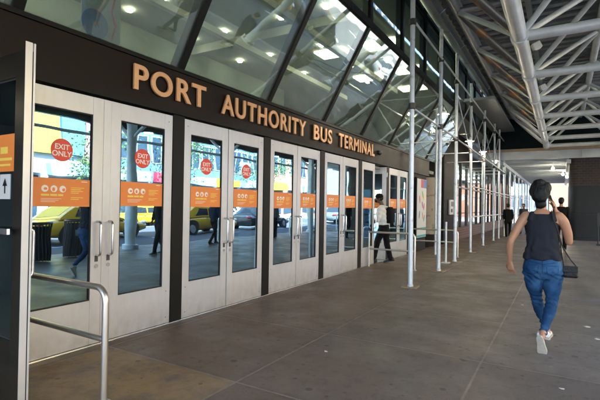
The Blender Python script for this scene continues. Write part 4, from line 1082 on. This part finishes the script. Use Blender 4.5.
# --- general standing or walking figure
def figure(label, loc, rz, top, trousers, skin='skin_light', hair='hair', h=1.75, stride=.25, group=None, vox=.012, shoes='black', bag=None, name='person'):
    t = thing(name, label, 'person', loc, rz, group); k = h/1.75
    b = MB(); hc = (0, .03*k, 1.625*k)
    head(b, hc, (0, 1, 0), k); limb(b, [(0, 0, 1.42*k), (0, .01*k, 1.55*k)], [.058*k, .052*k])
    for s in (-1, 1):
        sw = s*stride*.5
        limb(b, [(s*.175*k, 0, 1.40*k), (s*.205*k, -sw*.3, 1.13*k), (s*.20*k, .06-sw*.3, .90*k)], [.045*k, .037*k, .024*k])
        hand(b, (s*.20*k, .065-sw*.3, .885*k), (0, .15, -1), (-s, .1, 0), k, .4)
    remesh(b, 'body', skin, t, vox*.8, 3); eyes(t, hc, (0, 1, 0), k)
    hh = MB(); hh.ell((0, .008*k, 1.665*k), (.088*k, .100*k, .088*k)); hh.ell((0, -.03*k, 1.61*k), (.076*k, .075*k, .085*k)); remesh(hh, 'hair', hair, t, .01, 2, disp=lambda p: .006*noise.noise(p*40))
    tp = MB(); torso(tp, [(0, 0, .90*k, .165*k, .115*k, 0), (0, 0, 1.08*k, .158*k, .112*k, 0), (0, 0, 1.28*k, .188*k, .12*k, 0), (0, 0, 1.39*k, .180*k, .10*k, 0), (0, 0, 1.45*k, .09*k, .07*k, 0)])
    for s in (-1, 1):
        sw = s*stride*.5
        limb(tp, [(s*.172*k, 0, 1.385*k), (s*.205*k, -sw*.3, 1.13*k), (s*.203*k, .04-sw*.3, .95*k)], [.066*k, .052*k, .040*k])
    remesh(tp, 'jacket', top, t, vox, 4, disp=lambda p: .006*noise.noise(p*14))
    tr = MB(); torso(tr, [(0, 0, .95*k, .155*k, .11*k, 0), (0, 0, .84*k, .172*k, .125*k, 0), (0, 0, .78*k, .13*k, .11*k, 0)])
    for s in (-1, 1):
        d = s*stride
        limb(tr, [(s*.09*k, 0, .82*k), (s*.095*k, d*.45+.03, .48*k), (s*.09*k, d*.95-(.06 if d < 0 else 0), .10*k)], [.095*k, .066*k, .055*k])
    remesh(tr, 'trousers', trousers, t, vox, 4)
    for s in (-1, 1): shoe(t, (s*.09*k, s*stride*.95-.09, .0), (0, 1, 0), (0, 0, 1), shoes, 'sole', k)
    return t
figure('person in black seen between the woman and the dark pillar', (4.02, 17.6, 0), R(-8), 'cloth_black', 'cloth_black', h=1.86, stride=.12, group='distant pedestrians')
figure('person in grey jacket left of the woman far down the pavement', (2.2, 27.5, 0), R(165), 'cloth_grey', 'cloth_navy', h=1.74, stride=.2, group='distant pedestrians')
figure('person in black jacket leftmost far down the pavement', (1.75, 24.0, 0), R(10), 'cloth_black', 'cloth_black', 'skin_light', h=1.70, stride=.2, group='distant pedestrians')
figure('person in dark jacket near the kerb, seen only as a reflection in the doors', (5.75, 8.7, 0), R(185), 'cloth_black', 'cloth_black', h=1.78, stride=.22)
figure('person in navy jacket by the kerb, reflected in the second doors', (6.3, 11.6, 0), R(5), 'cloth_navy', 'cloth_black', h=1.72, stride=.22)
figure('person in grey jacket by the kerb, reflected in the third doors', (6.4, 15.5, 0), R(175), 'cloth_grey', 'cloth_black', h=1.76, stride=.2)

# --- the man stepping in through the open door
MN = thing('person', 'man in black cap, white shirt and black trousers stepping in at the open door', 'person', (.04, 10.83, 0))
mb_ = MB(); fd = (-.93, -.37, 0); mh = (-.055, -.02, 1.645)
head(mb_, mh, fd, 1.05)
limb(mb_, [(.03, 0, 1.44), (-.02, 0, 1.56)], [.064, .058])
limb(mb_, [(.04, -.20, 1.38), (.03, -.27, 1.14), (-.08, -.30, 1.05), (-.235, -.30, 1.03)], [.056, .044, .042, .028]); hand(mb_, (-.24, -.30, 1.03), (-1, -.05, .1), (0, .2, -1), 1.05, .5)
limb(mb_, [(.04, .20, 1.38), (.0, .25, 1.14), (-.12, .22, 1.06), (-.26, .14, 1.10)], [.056, .044, .042, .028]); hand(mb_, (-.265, .138, 1.10), (-1, -.2, .1), (0, .2, -1), 1.05, .5)
remesh(mb_, 'body', 'skin_dark', MN, .007, 4); eyes(MN, mh, fd, 1.05)
st_ = MB(); torso(st_, [(.07, 0, .98, .125, .165, 0), (.075, 0, 1.10, .130, .170, 0), (.065, 0, 1.25, .130, .185, 0), (.05, 0, 1.38, .112, .195, 0), (.035, 0, 1.45, .07, .10, 0), (.02, 0, 1.485, .06, .065, 0)], 26)
limb(st_, [(.045, -.185, 1.375), (.035, -.26, 1.20), (.01, -.28, 1.12)], [.088, .078, .076]); limb(st_, [(.045, .185, 1.375), (.02, .24, 1.20), (-.02, .25, 1.12)], [.088, .078, .076])
remesh(st_, 'shirt', 'shirt_white', MN, .009, 4, disp=lambda p: .010*noise.noise(p*12)+.005*math.sin(p.z*50+p.y*20))
tr = MB(); torso(tr, [(.07, 0, 1.02, .115, .150, 0), (.075, 0, .92, .130, .165, 0), (.07, 0, .82, .13, .16, 0), (.06, 0, .78, .10, .13, 0)])
limb(tr, [(.06, -.09, .84), (-.07, -.10, .50), (-.145, -.10, .12)], [.108, .080, .066]); limb(tr, [(.09, .09, .84), (.13, .09, .48), (.235, .09, .12)], [.108, .078, .064])
remesh(tr, 'trousers', 'cloth_black', MN, .010, 4, disp=lambda p: .008*noise.noise(p*14))
shoe(MN, (-.05, -.10, .0), (-1, -.1, 0), (0, 0, 1), 'black', 'black', 1.08); shoe(MN, (.34, .09, .06), (-.97, -.0, -.2), (-.2, 0, .97), 'black', 'black', 1.08)
hh = MB(); hh.ell((-.035, -.015, 1.655), (.09, .085, .07)); hh.build('hair', 'hair', MN, smooth=True)
cp_ = MB(); cp_.ell((-.05, -.02, 1.705), (.104, .100, .082), 20, 12)
q = Vector(fd).normalized(); sdv = q.cross(Vector((0, 0, 1)))
cp_.loft([[Vector((-.05, -.02, 1.70))+q*a+sdv*w_*s+Vector((0, 0, z)) for s, z in ((-1, 0), (1, 0), (1, .012), (-1, .012))] for a, w_ in ((.06, .075), (.12, .065), (.165, .04))])
cp_.build('cap', 'cloth_black', MN, smooth=True)
mk_ = MB().ell(Vector(mh)+q*.062+Vector((0, 0, -.055)), (.052, .048, .048), 16, 10); mk_.build('face_mask', 'cloth_black', MN, smooth=True)
bp = thing('backpack', 'black backpack on the back of the man at the door', 'backpack', (.27, 10.86, 1.02))
pk = MB().loft([ering((0, 0, z), rx, ry, 18, 0, 3.5) for z, rx, ry in ((0, .06, .11), (.03, .085, .14), (.22, .09, .145), (.36, .075, .13), (.42, .04, .09))]); pk.build('pack', 'cloth_black', bp, smooth=True)
for s in (-1, 1): MB().tube([(-.05, s*.09, .34), (-.13, s*.10, .40), (-.23, s*.105, .37), (-.33, s*.11, .24), (-.30, s*.12, .08), (-.10, s*.12, .04)], .014, 8, sq=.5).build('strap', 'cloth_black', bp, smooth=True)
